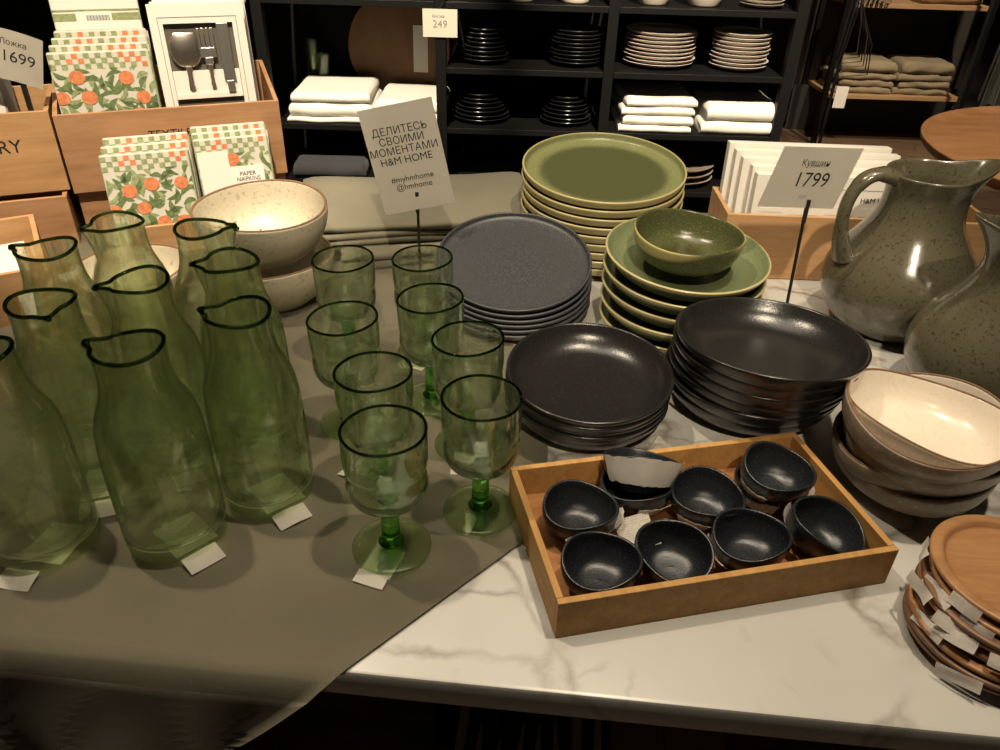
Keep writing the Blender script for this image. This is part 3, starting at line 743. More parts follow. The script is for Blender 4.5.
# napkin packs -------------------------------------------------
def napkin_bm(W, Hh, D, seed, checker=True):
    rnd = random.Random(seed); bm = bmesh.new()
    # pillow-soft pack
    box(bm, 0,W,0,D,0,Hh,.003)
    def poly(pts, y, mi):
        vs = [bm.verts.new((x,y,z)) for x,z in pts]
        f = bm.faces.new(vs); f.material_index = mi
    ok = lambda x,z,m: m < x < W-m and m < z < Hh-m
    def clampp(x,z): return (min(max(x,.0012),W-.0012), min(max(z,.0012),Hh-(.026 if checker else .0012)))
    def leaf(x,z,a,L,w,mi,y):
        pts = []
        n = 7
        for s in (1,-1):
            for k in range(n) if s == 1 else range(n-1,0,-1):
                t = k/(n-1) if s==1 else k/(n-1)
                q = sin(pi*t)**.8*w*s; bend = .18*L*sin(pi*t)
                lx = t*L; lz = q+bend
                pts.append(clampp(x+lx*cos(a)-lz*sin(a), z+lx*sin(a)+lz*cos(a)))
        q = []
        for p in pts:
            if not q or (abs(p[0]-q[-1][0])+abs(p[1]-q[-1][1]))>1e-5: q.append(p)
        if len(q)>4:
            try: poly(q, y, mi)
            except Exception: pass
    step = .040; cx = []
    y = -.0004
    for iz in range(-1, 6):
        for ix in range(-1, 6):
            x = ix*step + (iz%2)*step*.5 + (rnd.random()-.5)*.012 + .012; z = iz*step*.78 + (rnd.random()-.5)*.010+.010
            cx.append((x,z))
    for (x,z) in cx:
        if not (-.005 < x < W+.005 and -.005 < z < Hh-.02): continue
        for k in range(9):
            a = k*pi/4.5+rnd.random()*.8; d = .010+.008*rnd.random()
            yy = y - .0001*rnd.randint(0,3)
            leaf(x+d*cos(a), z+d*sin(a), a+(rnd.random()-.5)*1.6, .020+.010*rnd.random(), .0032+.0016*rnd.random(), 2 if rnd.random()<.65 else 3, yy)
    for (x,z) in cx:
        if not (.004 < x < W-.004 and .004 < z < Hh-.034): continue
        if rnd.random() < .8:
            R = .0102+.0015*rnd.random()
            pts = [clampp(x+R*1.05*cos(2*pi*k/14), z+R*.95*sin(2*pi*k/14)) for k in range(14)]
            poly(pts, y-.0006, 1)
    if checker:
        c = .0085; nx = int(W/c)
        for j in range(3):
            for i in range(nx):
                if (i+j) % 2: continue
                mi = 1 if (i//3)%3 == 1 and j != 2 or rnd.random() < .06 else 3
                x0, z0 = i*c+.001, Hh-.003-(j+1)*c*.92
                poly([(x0,z0),(x0+c,z0),(x0+c,z0+c*.92),(x0,z0+c*.92)], -.0004, mi)
        # coloured top edge of the folded sheets
        for i in range(nx):
            if i % 2: continue
            x0 = i*c+.001
            vs = [bm.verts.new(p) for p in ((x0,.003,Hh+.0003),(x0+c,.003,Hh+.0003),(x0+c,D-.003,Hh+.0003),(x0,D-.003,Hh+.0003))]
            f = bm.faces.new(vs); f.material_index = 1 if (i//3)%3==1 else 3
    return bm
NM = ['napkin_white','orange','leaf','leaf2']
def place(o, u, v, z, tilt, tz=0, side=0):
    x, y = ob(u,v); o.location = P(x,y,z); o.rotation_euler = (radians(tilt), radians(side), CY+tz)
def napkin(u,v,z,tilt,W,Hh,D,seed,label,group,tz=0.,side=0.,checker=True):
    r = thing('napkin_pack', label, 'napkins', group=group)
    bm = napkin_bm(W,Hh,D,seed,checker)
    me = bpy.data.meshes.new('printed_napkins'); bm.to_mesh(me); bm.free()
    o = bpy.data.objects.new('printed_napkins', me); col.objects.link(o); o.parent = r
    for m in NM: me.materials.append(M[m])
    # loose side plies
    bm = bmesh.new(); rnd = random.Random(seed)
    for k in range(6):
        y0 = .002+k*(D-.004)/6; box(bm, W-.002, W+.0010+.0016*rnd.random(), y0, y0+(D-.004)/6*.7, .004, Hh-.004)
    obj('sheet_edges', bm, 'leaf2' if seed%2 else 'napkin_white', r, smooth=False)
    place(r,u,v,z,tilt,tz,side); return r
# upper crate: packs leaning back, nearest first
for k in range(4):
    napkin(.010+.004*k, .012+.022*k, .0925+.001*k, -10, .150-.003*k, .206+.006*k, .0200, 11+k,
           'orange leaf napkin pack in the upper crate, %s' % ('nearest of the row','second from the front of the row','third from the front of the row','rearmost packed one')[k], 'napkin packs in the upper crate')
o = thing('napkin_box','white and green striped box with a barcode sticker behind the upper napkin packs','box')
boxo('carton', 0,.135,0,.02,0,.272,'white_card', o, .003)
bm = bmesh.new(); box(bm,.001,.134,-.0006,-.0002,.250,.253); box(bm,.001,.134,-.0006,-.0002,.236,.247); obj('green_stripe', bm,'leaf2', o, smooth=False)
boxo('barcode_sticker', .035,.09,-.0012,-.0007,.222,.250,'paper_plain', o, 0)
bm = bmesh.new()
for k in range(22):
    x = .051+k*.0016; box(bm, x, x+.0009*(1 if k%3 else 1.6), -.0016,-.0013,.236,.244)
obj('barcode', bm, 'grey_ink', o, smooth=False)
place(o,.024,.106,.0935,-10)
# lower crate: two piles
for k in range(3):
    napkin(.056+.004*k, -.114+.0225*k, .0105+.001*k, -15, .132-.001*k, .158+.006*k, .020, 31+k,
           'orange printed napkin pack, %s of the left row in the low crate' % ('front','middle','rear')[k], 'left row of napkin packs in the low crate')
for k in range(3):
    r_ = napkin(.199-.0*k, -.106+.0205*k, .0105+.001*k, -15, .118+.002*k, .168+.004*k, .0185, 51+k,
           'orange printed napkin pack, %s, right row in low crate' % ('front one with white band','middle','rear')[k], 'right row of napkin packs in the low crate')
    if k == 0:
        boxo('paper_band', .002,.050,-.0030,-.0014,.03,.147,'paper', r_, 0)
        boxo('title_label', .050,.104,-.0030,-.0014,.084,.120,'paper_plain', r_, 0)
        text('PAPER\nNAPKINS',.0095,'ink', r_, (.077,-.0033,.103), spacing=.9)

# boxed cutlery --------------------------------------------------
def cutlery_box(u,v,z,tilt,label,full):
    r = thing('cutlery_box', label, 'box', group='white cutlery boxes')
    W,Hh,D = .150,.268,.020
    if full:
        bm = bmesh.new()
        box(bm,0,W,.004,D,0,Hh,.0015)
        obj('carton', bm,'white_card', r, smooth=False)
        bm = bmesh.new()   # raised frame round the window
        for a in ((.0,.020,.0,Hh),(W-.020,W,.0,Hh),(.020,W-.020,Hh-.030,Hh),(.020,W-.020,.0,.04)): box(bm,a[0],a[1],-.006,.0038,a[2],a[3])
        obj('window_frame', bm, 'white_card', r, smooth=False)
        bm = bmesh.new()
        for x0,x1,z0,z1 in ((.0125,.0135,.03,Hh-.02),(W-.0135,W-.0125,.03,Hh-.02),(.0125,W-.0125,Hh-.021,Hh-.020)): box(bm,x0,x1,-.0064,-.0061,z0,z1)
        obj('printed_border', bm,'grey_ink', r, smooth=False)
        boxo('window_lining', .0203,W-.0203,.0015,.0036,.0403,Hh-.0303,'window', r, 0)
        boxo('card_insert', .0206,W-.0206,-.0030,.0010,.128,.165,'white_card', r, .0005)
        boxo('card_insert_ledge', .0206,W-.0206,-.0055,.0008,.120,.1278,'white_card', r, .0005)
    else:
        boxo('carton', 0,W,0,D,0,Hh,'white_card', r, .0015)
    place(r,u,v,z,tilt); return r
mb = cutlery_box(.170,.030,.093,-9,'white cutlery box, the front one with a window showing a spoon and fork',True)
for k in range(2):
    cutlery_box(.176+.005*k,.056+.024*k,.0935,-9,'white cutlery box, %s behind the one with the window' % ('first','second')[k],False)
def on_box(o, lx, lz, ly=-.008):
    Mx = Matrix.Translation(mb.location) @ mb.rotation_euler.to_matrix().to_4x4()
    p = Mx @ Vector((lx,ly,lz)); o.location = p; o.rotation_euler = mb.rotation_euler
def spoon():
    bm = bmesh.new(); nx, nz = 16, 22; g = []
    for j in range(nz+1):
        t = j/nz; zz = -.028+.060*t; row = []
        w = .0165*sqrt(max(0,1-((t-.56)/.56)**2))*(1+.10*(.5-t)) if t < .999 else .002
        w = max(w, .0035 if t < .4 else .0004)
        for i in range(nx+1):
            s = i/nx*2-1
            dep = -.0045*(1-s*s)*max(0,sin(pi*min(1,max(0,t))))**.6
            row.append(bm.verts.new((s*w, dep+.0008, zz)))
        g.append(row)
    for j in range(nz):
        for i in range(nx): bm.faces.new((g[j][i],g[j][i+1],g[j+1][i+1],g[j+1][i]))
    bmesh.ops.solidify(bm, geom=bm.faces[:], thickness=.0009)
    return bm
o = thing('table_spoon','polished steel spoon behind the window of the white cutlery box','spoon')
obj('spoon_bowl', spoon(), 'steel', o, angle=None)
obj('handle', tube([(0,.001,-.026),(0,.0005,-.040),(0,.001,-.060)],[.0036,.0028,.0034],10), 'steel', o)
o.scale=(1.55,1.2,.95); on_box(o,.048,.196)
o = thing('table_fork','polished steel fork behind the window of the white cutlery box','fork')
bm = bmesh.new(); box(bm,-.0115,.0115,-.0008,.0008,-.014,.002,.0005); box(bm,-.006,.006,-.0008,.0008,-.026,-.0142,.0005)
obj('fork_base', bm,'steel', o, smooth=False)
for k in range(4): boxo('tine', -.0115+k*.00655,-.0115+k*.00655+.0034,-.0008,.0008,.0021,.034,'steel', o, .0005)
obj('handle', tube([(0,0,-.0262),(0,0,-.040),(0,0,-.060)],[.0042,.0026,.0034],10), 'steel', o)
o.scale=(1.15,1,.95); on_box(o,.083,.198)
o = thing('table_knife','steel knife behind the right side of the cutlery box window','knife')
bm = bmesh.new(); box(bm,-.0095,.0095,-.0007,.0007,-.045,.045,.0006); obj('blade', bm,'steel', o, smooth=False)
boxo('handle', -.006,.006,-.0015,.0015,-.064,-.0452,'steel', o, .001)
on_box(o,.112,.192, -.0075)

# grey boxes in the RY crate
for k in range(5):
    o = boxo('slim_carton', 0,.022,0,.10,0,.165-.006*(k%2),'green_box' if k%2 else 'grey_cloth', None, .0015)
    u = -.085-.030*k
    x, y = ob(u,.020); o.location = P(x,y,.1005); o.rotation_euler = (radians(-8),0,CY)
    tag(o, 'slim grey carton in the crate lettered RY, %s' % ('rightmost','second from the right','third from the right','fourth from the right','furthest left')[k], 'box', 'slim grey cartons')
    bm = bmesh.new(); box(bm,.003,.019,-.0006,-.0002,.105+.01*(k%2),.145); p = obj('white_sticker', bm,'paper_plain', o, smooth=False)

# ------------------------------------------------------------------ price and message cards
def card(label, base, W, H, centre, rod_top, yaw=0., lean=0., roll=0., bend=0., lines=(), shear=0., name='message_card', clip=True, rod_r=.0022, base_r=.022, rodlean=0., group='cards on black rods'):
    """base=(x,y,z of table), centre height = z of the card's middle; card is local xz plane facing -y"""
    r = thing(name, label, 'sign', P(*base), (0,0,yaw), group)
    zt = rod_top
    obj('rod', tube([(rodlean*-1,0,.004),(0,0,zt)], rod_r, 10), 'black_metal', r)
    obj('base_plate', lathe(sm([(0,0),(base_r,0),(base_r,.003),(.004,.0045),(0,.0045)],1),32), 'black_metal', r)
    bm = bmesh.new(); nx, nz = 12, 6; g = []
    for j in range(nz+1):
        row = []
        for i in range(nx+1):
            s = i/nx-.5; t = j/nz-.5
            row.append(bm.verts.new((s*W+shear*t*H, bend*(s*s)*4*W*.5, t*H - bend*.5*W*s*s*4*.6)))
        g.append(row)
    for j in range(nz):
        for i in range(nx): bm.faces.new((g[j][i],g[j][i+1],g[j+1][i+1],g[j+1][i]))
    bmesh.ops.solidify(bm, geom=bm.faces[:], thickness=.0007)
    c = obj('card', bm, 'card', r, loc=centre, rot=(radians(lean), radians(roll), 0), angle=60)
    for (s, size, lx, lz, kw) in lines:
        k2 = dict(kw); mt = k2.pop('mat','ink')
        to = text(s, size, mt, c, (lx,-.0003,lz), (pi/2,0,0), ext=.00005, **k2)
        for v in to.data.vertices:
            q = (v.co.x+lx)/W
            v.co.z -= bend*q*q*2*W; v.co.y -= bend*W*q*q*1.2
    if clip:
        boxo('clip', -.0028,.0028,-.0045,-.0018, zt-.020, zt+.012, 'black_metal', r, .0005)
    return r
card('tall beige message card reading ДЕЛИТЕСЬ СВОИМИ МОМЕНТАМИ on a black rod',(-.130,1.085,.003),.107,.152,(-.012,-.0015,.200),.139,yaw=0.,lean=-3,roll=-12.5,
     lines=[('ДЕЛИТЕСЬ\nСВОИМИ\nМОМЕНТАМИ\nH&M HOME',.0150,-.002,.020,dict(spacing=.94,sx=.98)),('#myhmhome\n@hmhome',.0118,0,-.034,dict(spacing=1.0))], group='message card')
card('beige price card reading 1799 on a black rod in front of the jug handle',(.396,.965,0),.100,.078,(-.006,-.0015,.230),.190,lean=-4,roll=0,shear=.26,rodlean=-.010,
     lines=[('Кувшин',.0120,.004,.019,dict(shear=.2,sx=.8)),('1799',.0265,.002,-.003,dict(shear=.2,sx=.85)),('руб',.006,-.004,-.024,dict(shear=.2,mat='grey_ink'))], name='price_card', group='price card')
x, y = ob(-.028,.012)
card('pale bent price card reading 1699 on a black rod in the crate lettered RY',(x,y,.101),.135,.072,(-.030,-.0060,.207),.160,yaw=CY-.1,lean=-8,roll=13,bend=.22,
     lines=[('Ложка',.012,.030,.018,dict(sx=.9)),('1699',.0225,.036,-.002,{})], name='price_card', rod_r=.0042, base_r=.010, group='bent price card')
x, y = ob(.262,.156)
card('pale bent card above the cutlery boxes, cut off by the top of the picture',(x,y,.0908),.15,.09,(0,-.008,.312),.272,yaw=CY-.1,lean=0,roll=0,bend=.25, name='price_card', rod_r=.003, base_r=.005, group='card over the cutlery boxes', clip=False)

# ------------------------------------------------------------------ folded textiles
def folded(w, d, h, seed, layers=1, amp=.004, nseg=26):
    """soft folded cloth: rounded front fold, wavy top"""
    bm = bmesh.new()
    for L in range(layers):
        z0 = h*L/layers; hh = h/layers*.97
        prof = []
        nf = 8
        for k in range(nf+1):
            a = -pi/2+pi*k/nf; prof.append((-d/2+hh/2-hh/2*cos(a), z0+hh/2+hh/2*sin(a)))
        for k in range(1,7): prof.append((-d/2+hh/2+(d-hh)*k/6, z0+hh))
        prof.append((d/2, z0+hh*.5)); prof.append((d/2-.001, z0))
        rows = []
        for i in range(nseg+1):
            s = i/nseg; x = (s-.5)*w; e = min(s,1-s); sq = min(1,(e/.05))**.5*.25+.75
            row = []
            for (y,z) in prof:
                nz_ = noise.noise(Vector((x*9,y*7,seed+L*2)))
                zz = z0+(z-z0)*sq*(1 + .0) + amp*nz_*(z-z0)/hh
                row.append(bm.verts.new((x+.003*noise.noise(Vector((y*9,z*30,seed))), y+amp*1.2*noise.noise(Vector((x*12,z*25,seed+5))), max(zz,0))))
            rows.append(row)
        for A,B in zip(rows, rows[1:]):
            for k in range(len(prof)): bm.faces.new((A[k],B[k],B[(k+1)%len(prof)],A[(k+1)%len(prof)]))
        bm.faces.new(rows[0]); bm.faces.new(rows[-1][::-1])
    return bm
def cloth_item(label, mat, loc, w, d, h, seed, rz=0, group=None, name='folded_textile', layers=1, amp=.004, cat='textile', tilt=0, ty=0):
    o = obj(name, folded(w,d,h,seed,layers,amp), mat, None, loc=loc, rot=(radians(tilt),radians(ty),rz), angle=60)
    return tag(o, label, cat, group)
# pile of folded olive textiles at the back of the table
cloth_item('folded olive textile, lowest of the pile behind the goblets','blanket',P(-.140,1.275,.001),.31,.24,.032,1,.28,'folded olive textiles on the table',layers=2)
cloth_item('folded olive textile, middle of the pile behind the goblets','blanket',P(-.165,1.285,.034),.34,.22,.020,2,.25,'folded olive textiles on the table',layers=2)
cloth_item('folded olive textile spread over the pile behind the message card','blanket',P(-.155,1.300,.055),.41,.25,.013,3,.17,'folded olive textiles on the table',layers=1,amp=.006)

# ------------------------------------------------------------------ black shelving unit behind the table
SY = 2.50; SD = .42
sh = thing('shelving_unit','tall black steel shelving unit behind the table stacked with plates and linen','shelf', (0,SY,0))
ZP = [T+.235, T+.050, T-.135, T-.325, T-.60]
px = [-.766,-.212,.309,.870]
for x in px:
    boxo('post', x-.016,x+.016,0,.03,0,2.0,'shelf_black', sh, .001)
    boxo('post', x-.016,x+.016,SD-.03,SD,0,2.0,'shelf_black', sh, .001)
for a, b in zip(px, px[1:]):
    for z in ZP:
        if a < -.7 and z == ZP[1]: continue
        boxo('shelf_board', a+.0165,b-.0165,.001,SD-.031,z-.018,z,'shelf_black', sh, .001)
for x in px:
    for z in (T+.235, T-.135,): boxo('side_rail', x-.008,x+.008,.0302,SD-.0302,z-.018,z,'shelf_black', sh, 0)
boxo('back_panel', px[0]-.016,px[-1]+.016,SD+.0005,SD+.010,0.02,2.0,'shelf_black', sh, 0)

def shelf_stack(x, z, n, r, sp, mat, desc, group, dark=True):
    me0 = None
    for i in range(n):
        rr = r
        if me0 is None:
            o = obj('shelf_plate', lathe(sm([(0,0),(.55*rr,0),(.60*rr,.002),(.93*rr,.010),(rr,.016),(rr-.001,.0175),(rr-.004,.017),(.90*rr,.0115),(.6*rr,.005),(0,.0045)],1),48), mat); me0 = o.data
        else:
            o = bpy.data.objects.new('shelf_plate', me0); col.objects.link(o)
        s = 1 if dark is not True else (1.0 - .35*(i/n) if n <= 8 else 1)
        o.scale = (s,s,1)
        o.location = (x+.003*sin(i*2), SY+.03+r+.002*cos(i*3), z+.0008+i*sp)
        tag(o, desc.format(which(n-1-i,n)), 'plate', group)
shelf_stack(-.079,ZP[1],8,.078,.0125,'shelf_plate','black plate, {} in the left pile, upper shelf of black unit','black plates, upper left pile')
shelf_stack(.212,ZP[1],9,.082,.0115,'shelf_plate','black plate, {} in the right pile, upper shelf of black unit','black plates, upper right pile',dark=False)
shelf_stack(-.089,ZP[2],7,.095,.0125,'shelf_plate','black plate, {} in the left pile, lower shelf of black unit','black plates, lower left pile')
shelf_stack(.194,ZP[2],7,.085,.0125,'shelf_plate','black plate, {} in the right pile, lower shelf of black unit','black plates, lower right pile')
shelf_stack(.483,ZP[1],9,.115,.0115,'shelf_white','white plate, {} in the wide pile on the black shelving unit','white plates, wide pile',dark=False)
shelf_stack(.737,ZP[1],9,.092,.0120,'shelf_white','white plate, {} in the narrower pile on the black shelving unit','white plates, narrow pile',dark=False)
for i,(x,w,z,hs,lb) in enumerate(((.481,.235,ZP[2],(.022,.030,.026,.026),'left'),(.753,.245,ZP[2],(.040,.052),'right'))):
    zz = z+.001
    for k,h in enumerate(hs):
        nn = len(hs)
        cloth_item('folded white linen, %s of the %s pile under the white plates' % (which(nn-1-k,nn),lb),'white_cloth',(x+.006*(k%2),SY+.145,zz),w-.008*(k%2),.27,h,20+i*7+k,.02*(k-1),'folded white linen, %s pile' % lb,amp=.005,layers=1); zz += h+.001
# bay 1
zz = ZP[2]+.001
for k,(h,w) in enumerate(((.016,.29),(.045,.27),(.030,.25))):
    cloth_item('folded white cloth, %s, pile at left end of black unit' % which(2-k,3),'white_cloth',(-.575,SY+.15,zz),w,.27,h,40+k,.03,'folded white cloths, left end pile',amp=.007); zz += h+.001
zz = ZP[2]+.001
for k,(h,w) in enumerate(((.030,.22),(.040,.22))):
    cloth_item('folded white cloth, %s of the two behind the message card' % ('lower','upper')[k],'white_cloth',(-.320,SY+.17,zz),w,.27,h,50+k,-.03,'folded white cloths behind the card',amp=.006); zz += h+.001
cloth_item('rolled dark charcoal textile on the lower shelf at the left','dark_cloth',(-.60,SY+.13,ZP[3]+.001),.24,.22,.06,61,.02,'dark textile',amp=.005,layers=1)
cloth_item('dark charcoal textile on the lower shelf behind the message card','dark_cloth',(-.34,SY+.14,ZP[3]+.001),.20,.22,.08,62,.02,'second dark textile',amp=.006,layers=1)
# round brown board leaning with a label
r = thing('round_board','round brown wooden board leaning in the black unit behind the white cloths','board',(-.385,SY+.315,ZP[2]+.002+.002),(radians(-8),0,0))
bm = lathe(sm([(0,-.006),(.175,-.006),(.178,-.003),(.178,.003),(.175,.006),(0,.006)],1),72)
bmesh.ops.rotate(bm, verts=bm.verts, cent=(0,0,0), matrix=Matrix.Rotation(pi/2,3,'X'))
bmesh.ops.translate(bm, verts=bm.verts, vec=(0,0,.178)); obj('disc', bm, 'kraft', r)
boxo('paper_label', .05,.10,-.0085,-.0065,.10,.25,'paper', r, 0)
# little price tag on a shelf edge
r = thing('price_tag','small cream price tag reading 249 hung on the black shelf edge','sign',(-.212,SY-.006,T+.18))
boxo('card', -.052,.052,-.001,.001,-.042,.036,'card_edge', r, 0)
text('249',.030,'grey_ink', r, (0,-.0016,-.006)); text('Миска',.012,'grey_ink', r, (-.005,-.0016,.016))
obj('hook', tube([(0,.003,.0365),(.004,-.004,.045),(.010,-.003,.052),(.012,.0035,.056)],.0018,8),'black_metal', r)
# cups and bowls standing on the top shelf (only their feet show)
for i,(x,rr,mt,lb) in enumerate(((-.165,.050,'cream','left'),(.030,.050,'cream','middle'),(.195,.055,'cream','right'))):
    o = obj('stoneware_cup', lathe(coupe_profile(rr,.075,.7,.004),48),'shelf_white', loc=(x,SY+.07,ZP[0]+.001)); o.scale=(1,1,1)
    tag(o,'pale cup on the top visible shelf above the black plates, %s of three' % lb,'cup','cups on the top shelf')
for i,(x,rr,lb) in enumerate(((.435,.065,'left'),(.590,.070,'right'))):
    o = obj('stoneware_bowl', lathe(coupe_profile(rr,.09,.6,.004),48),'shelf_white', loc=(x,SY+.085,ZP[0]+.001))
    tag(o,'white bowl on the top visible shelf above the white plates, %s of two' % lb,'bowl','bowls on the top shelf')
for i in range(3):
    o = obj('shelf_plate', lathe(sm([(0,0),(.035,0),(.060,.008),(.066,.012),(.062,.0125),(.03,.005),(0,.0045)],1),48),'shelf_white', loc=(.770,SY+.09,ZP[0]+.001+i*.011))
    tag(o,'small white plate at the right end of the top visible shelf, %s of three' % ('lowest','middle','topmost')[i],'plate','small white plates')
for i,x in enumerate((-.70,-.64,-.57,-.50,-.43,-.36,-.29)):
    o = obj('drinking_glass', lathe(sm([(0,0),(.026,0),(.030,.003),(.033,.09),(.031,.09),(.028,.006),(0,.005)],1),32),'gob', loc=(x,SY+.05,ZP[0]+.001))
    tag(o,'small clear drinking glass on the top visible shelf, %s' % ('leftmost','second from the left','third from the left','fourth from the left','third from the right','second from the right','rightmost')[i],'glass','glasses on the top shelf')
# tall clear vases at the left of bay one
for i,(x,h) in enumerate(((-.70,.20),(-.655,.16))):
    o = obj('glass_vase', lathe(sm([(0,0),(.020,0),(.024,.004),(.022,h*.5),(.026,h),(.024,h),(.020,h*.5),(.02,.008),(0,.007)],1),32),'gob', loc=(x+.01,SY+.33-.04*i,ZP[2]+.001))
    tag(o,'tall clear glass vase in the shadow at the left of the black unit, %s' % ('outer','inner')[i],'vase','tall clear vases')
# grey plates lower
for i in range(3):
    o = obj('shelf_plate', lathe(sm([(0,0),(.06,0),(.105,.012),(.12,.022),(.116,.0225),(.06,.008),(0,.007)],1),56),'taupe', loc=(.600,SY+.13,ZP[3]+.001+i*.022))
    tag(o,'grey brown plate on the shelf below the white linen, %s of three' % ('lowest','middle','topmost')[i],'plate','grey brown plates')

# ------------------------------------------------------------------ right side: round wooden display table
r = thing('round_side_table','round reddish wood table standing behind the jugs at the right edge','table',(1.61,1.90,-.02))
RT = .53
obj('tabletop', lathe(sm([(0,T-.012),(RT-.03,T-.012),(RT-.008,T-.004),(RT,T+.010),(RT+.003,T+.022),(RT-.002,T+.024),(RT-.010,T+.020),(RT-.018,T+.011),(RT-.03,T+.009),(0,T+.009)],2),96),'round_wood', r)
obj('pedestal', lathe(sm([(0,.03),(.16,.03),(.15,.06),(.05,.10),(.045,.5),(.08,T-.05),(.17,T-.0125),(0,T-.0125)],2),48),'dark_wood', r)
for k in range(3):
    a = k*2*pi/3+.5
    obj('foot', tube([(0.05*cos(a),.05*sin(a),.06),(.15*cos(a),.15*sin(a),.05),(.24*cos(a),.24*sin(a),.02)],[.03,.025,.019],12),'dark_wood', r)
# small wooden stool-like stand below / in front of it
r = thing('wooden_stool','low dark brown wooden stool between the jugs and the round table','stool',(.98,1.52,0))
boxo('seat', -.15,.15,-.10,.10,T-.16,T-.135,'crate_wood', r, .004)
for sx in (-.12,.12):
    for sy in (-.075,.075): boxo('leg', sx-.014,sx+.014,sy-.014,sy+.014,0,T-.1602,'dark_wood', r, .001)
boxo('stretcher', -.105,.105,-.083,-.067,T-.30,T-.27,'dark_wood', r, .001)
boxo('stretcher', -.105,.105,.067,.083,T-.30,T-.27,'dark_wood', r, .001)

# ------------------------------------------------------------------ far clothes rack
RY_ = 5.0
r = thing('clothes_rack','low wooden shelf rack at the back with folded khaki trousers','rack',(2.42,RY_,0))
boxo('lower_shelf', -.40,.42,0,.42,T-.555,T-.530,'shelf_wood', r, .002)
boxo('upper_shelf', -.40,.42,0,.42,T-.035,T-.010,'shelf_wood', r, .002)
boxo('back_panel', -.50,.60,.425,.445,T-.85+.04,T+.6,'wall', r, 0)
for x in (-.425,.445):
    boxo('post', x-.015,x+.015,0,.03,0,T+.6,'shelf_black', r, 0)
    boxo('post', x-.015,x+.015,.39,.42,0,T+.6,'shelf_black', r, 0)
boxo('base_panel', -.50,.60,.38,.388,0,T-.556,'pattern_dark', r, 0)
for j,(x,w,nn,lb) in enumerate(((2.235,.36,4,'left'),(2.60,.34,4,'right'))):
    zz = T-.529
    for k in range(nn):
        h = .040 if k < nn-1 else .070
        cloth_item('folded khaki trousers, %s of the %s pile on the far rack' % (which(nn-1-k,nn),lb),'khaki',(x+.01*(k%2),RY_+.19,zz),w-.02*(k%2),.32,h,80+j*9+k,.03*(k%3-1),'khaki trousers, %s pile' % lb,amp=.013,layers=1,cat='trousers',name='folded_trousers'); zz += h+.001
cloth_item('folded brown textile on the upper shelf of the far rack','kraft',(2.62,RY_+.19,T-.009),.36,.3,.05,99,0,'brown textile upper',amp=.01)
# fringed throw
bm = bmesh.new()
for k in range(22):
    x = -.10+.2*k/21; 
    bb = tube([(x,0,.10),(x+.004*sin(k),-.01,.05),(x+.008*sin(k*2),-.004,-.01-.02*abs(sin(k*1.3)))],.0045,6)
    me = bpy.data.meshes.new('t'); bb.to_mesh(me); bb.free(); bm.from_mesh(me); bpy.data.meshes.remove(me)
box(bm,-.11,.11,-.02,.02,.09,.22,.01)
tag(obj('fringed_throw', bm,'khaki', loc=(2.13,RY_-.03,T+.02)),'fringed beige throw hanging from the upper shelf of the far rack','throw')
# hanging wire stand with hangers
r = thing('hanger_stand','thin black wire hangers on a stand between the shelving unit and the far rack','hangers',(1.93,4.75,0))
obj('pole', tube([(0,0,0),(0,0,T+.5)],.010,8),'black_metal', r)
obj('base_plate', lathe([(0,0),(.14,0),(.14,.012),(0,.014)],24),'black_metal', r)
for k in range(6):
    z = T+.10-.02*k; s = .06+.01*k
    obj('wire_hanger', tube([(.012,-.02*k,z),(s,-.02*k-.01,z-.18),(s+.02,-.02*k-.01,z-.34),(-s*.4,-.02*k,z-.36),(-.012,-.02*k,z)],.004,6),'steel' if k%3==0 else 'black_metal', r)
boxo('paper_tag', -.04,.03,-.15,-.148,T-.52,T-.40,'paper_plain', r, 0)
# garments hanging at right
def garment(x,y,w,zt,zb,seed,mat,label):
    bm = bmesh.new(); n=40; m=24; rows=[]
    for j in range(m+1):
        t=j/m; row=[]
        for i in range(n+1):
            a = 2*pi*i/n
            wx = w*(.55+.45*t)*.5; dy=.02+.025*t
            fold = 1+.22*sin(a*7+seed+t*1.5)*t
            zz = zt+(zb-zt)*t + (.03*sin(a*3+seed) if t>.9 else 0)
            row.append(bm.verts.new((wx*cos(a)*fold, dy*sin(a)*fold, zz)))
        rows.append(row)
    for A,B in zip(rows,rows[1:]):
        for i in range(n): bm.faces.new((A[i],A[i+1],B[i+1],B[i]))
    bmesh.ops.solidify(bm, geom=bm.faces[:], thickness=.003)
    o = thing('hanging_garment',label,'clothes',(x,y,0),(0,0,1.25),'green garments on the rail')
    obj('fabric_body', bm, mat, o)
    obj('hanger', tube([(-w*.2,0,zt-.01),(0,0,zt+.05),(0,0,zt+.12),(.02,0,zt+.15),(.03,0,zt+.11)],.004,6),'steel', o)
    return o
for k,(dx,lb,zb) in enumerate(((0,'leftmost',T-.50),(.13,'second from the left',T-.60),(.26,'third from the left',T-.64),(.39,'furthest right',T-.62))):
    garment(2.86+dx,4.72+.03*k,.34,T+.55,zb,k*1.3,'green_garment','dark green garment hanging at the right above the round table, %s' % lb)
r = thing('garment_rail','black metal garment rail carrying the green garments at the right','rail',(3.1,4.76,0))
obj('rail', tube([(-.42,-.04,T+.69),(.62,.06,T+.69)],.012,10),'black_metal', r)
for sx in (-.42,.62):
    obj('upright', tube([(sx,(-.04 if sx<0 else .06),.0),(sx,(-.04 if sx<0 else .06),T+.69)],.012,10),'black_metal', r)

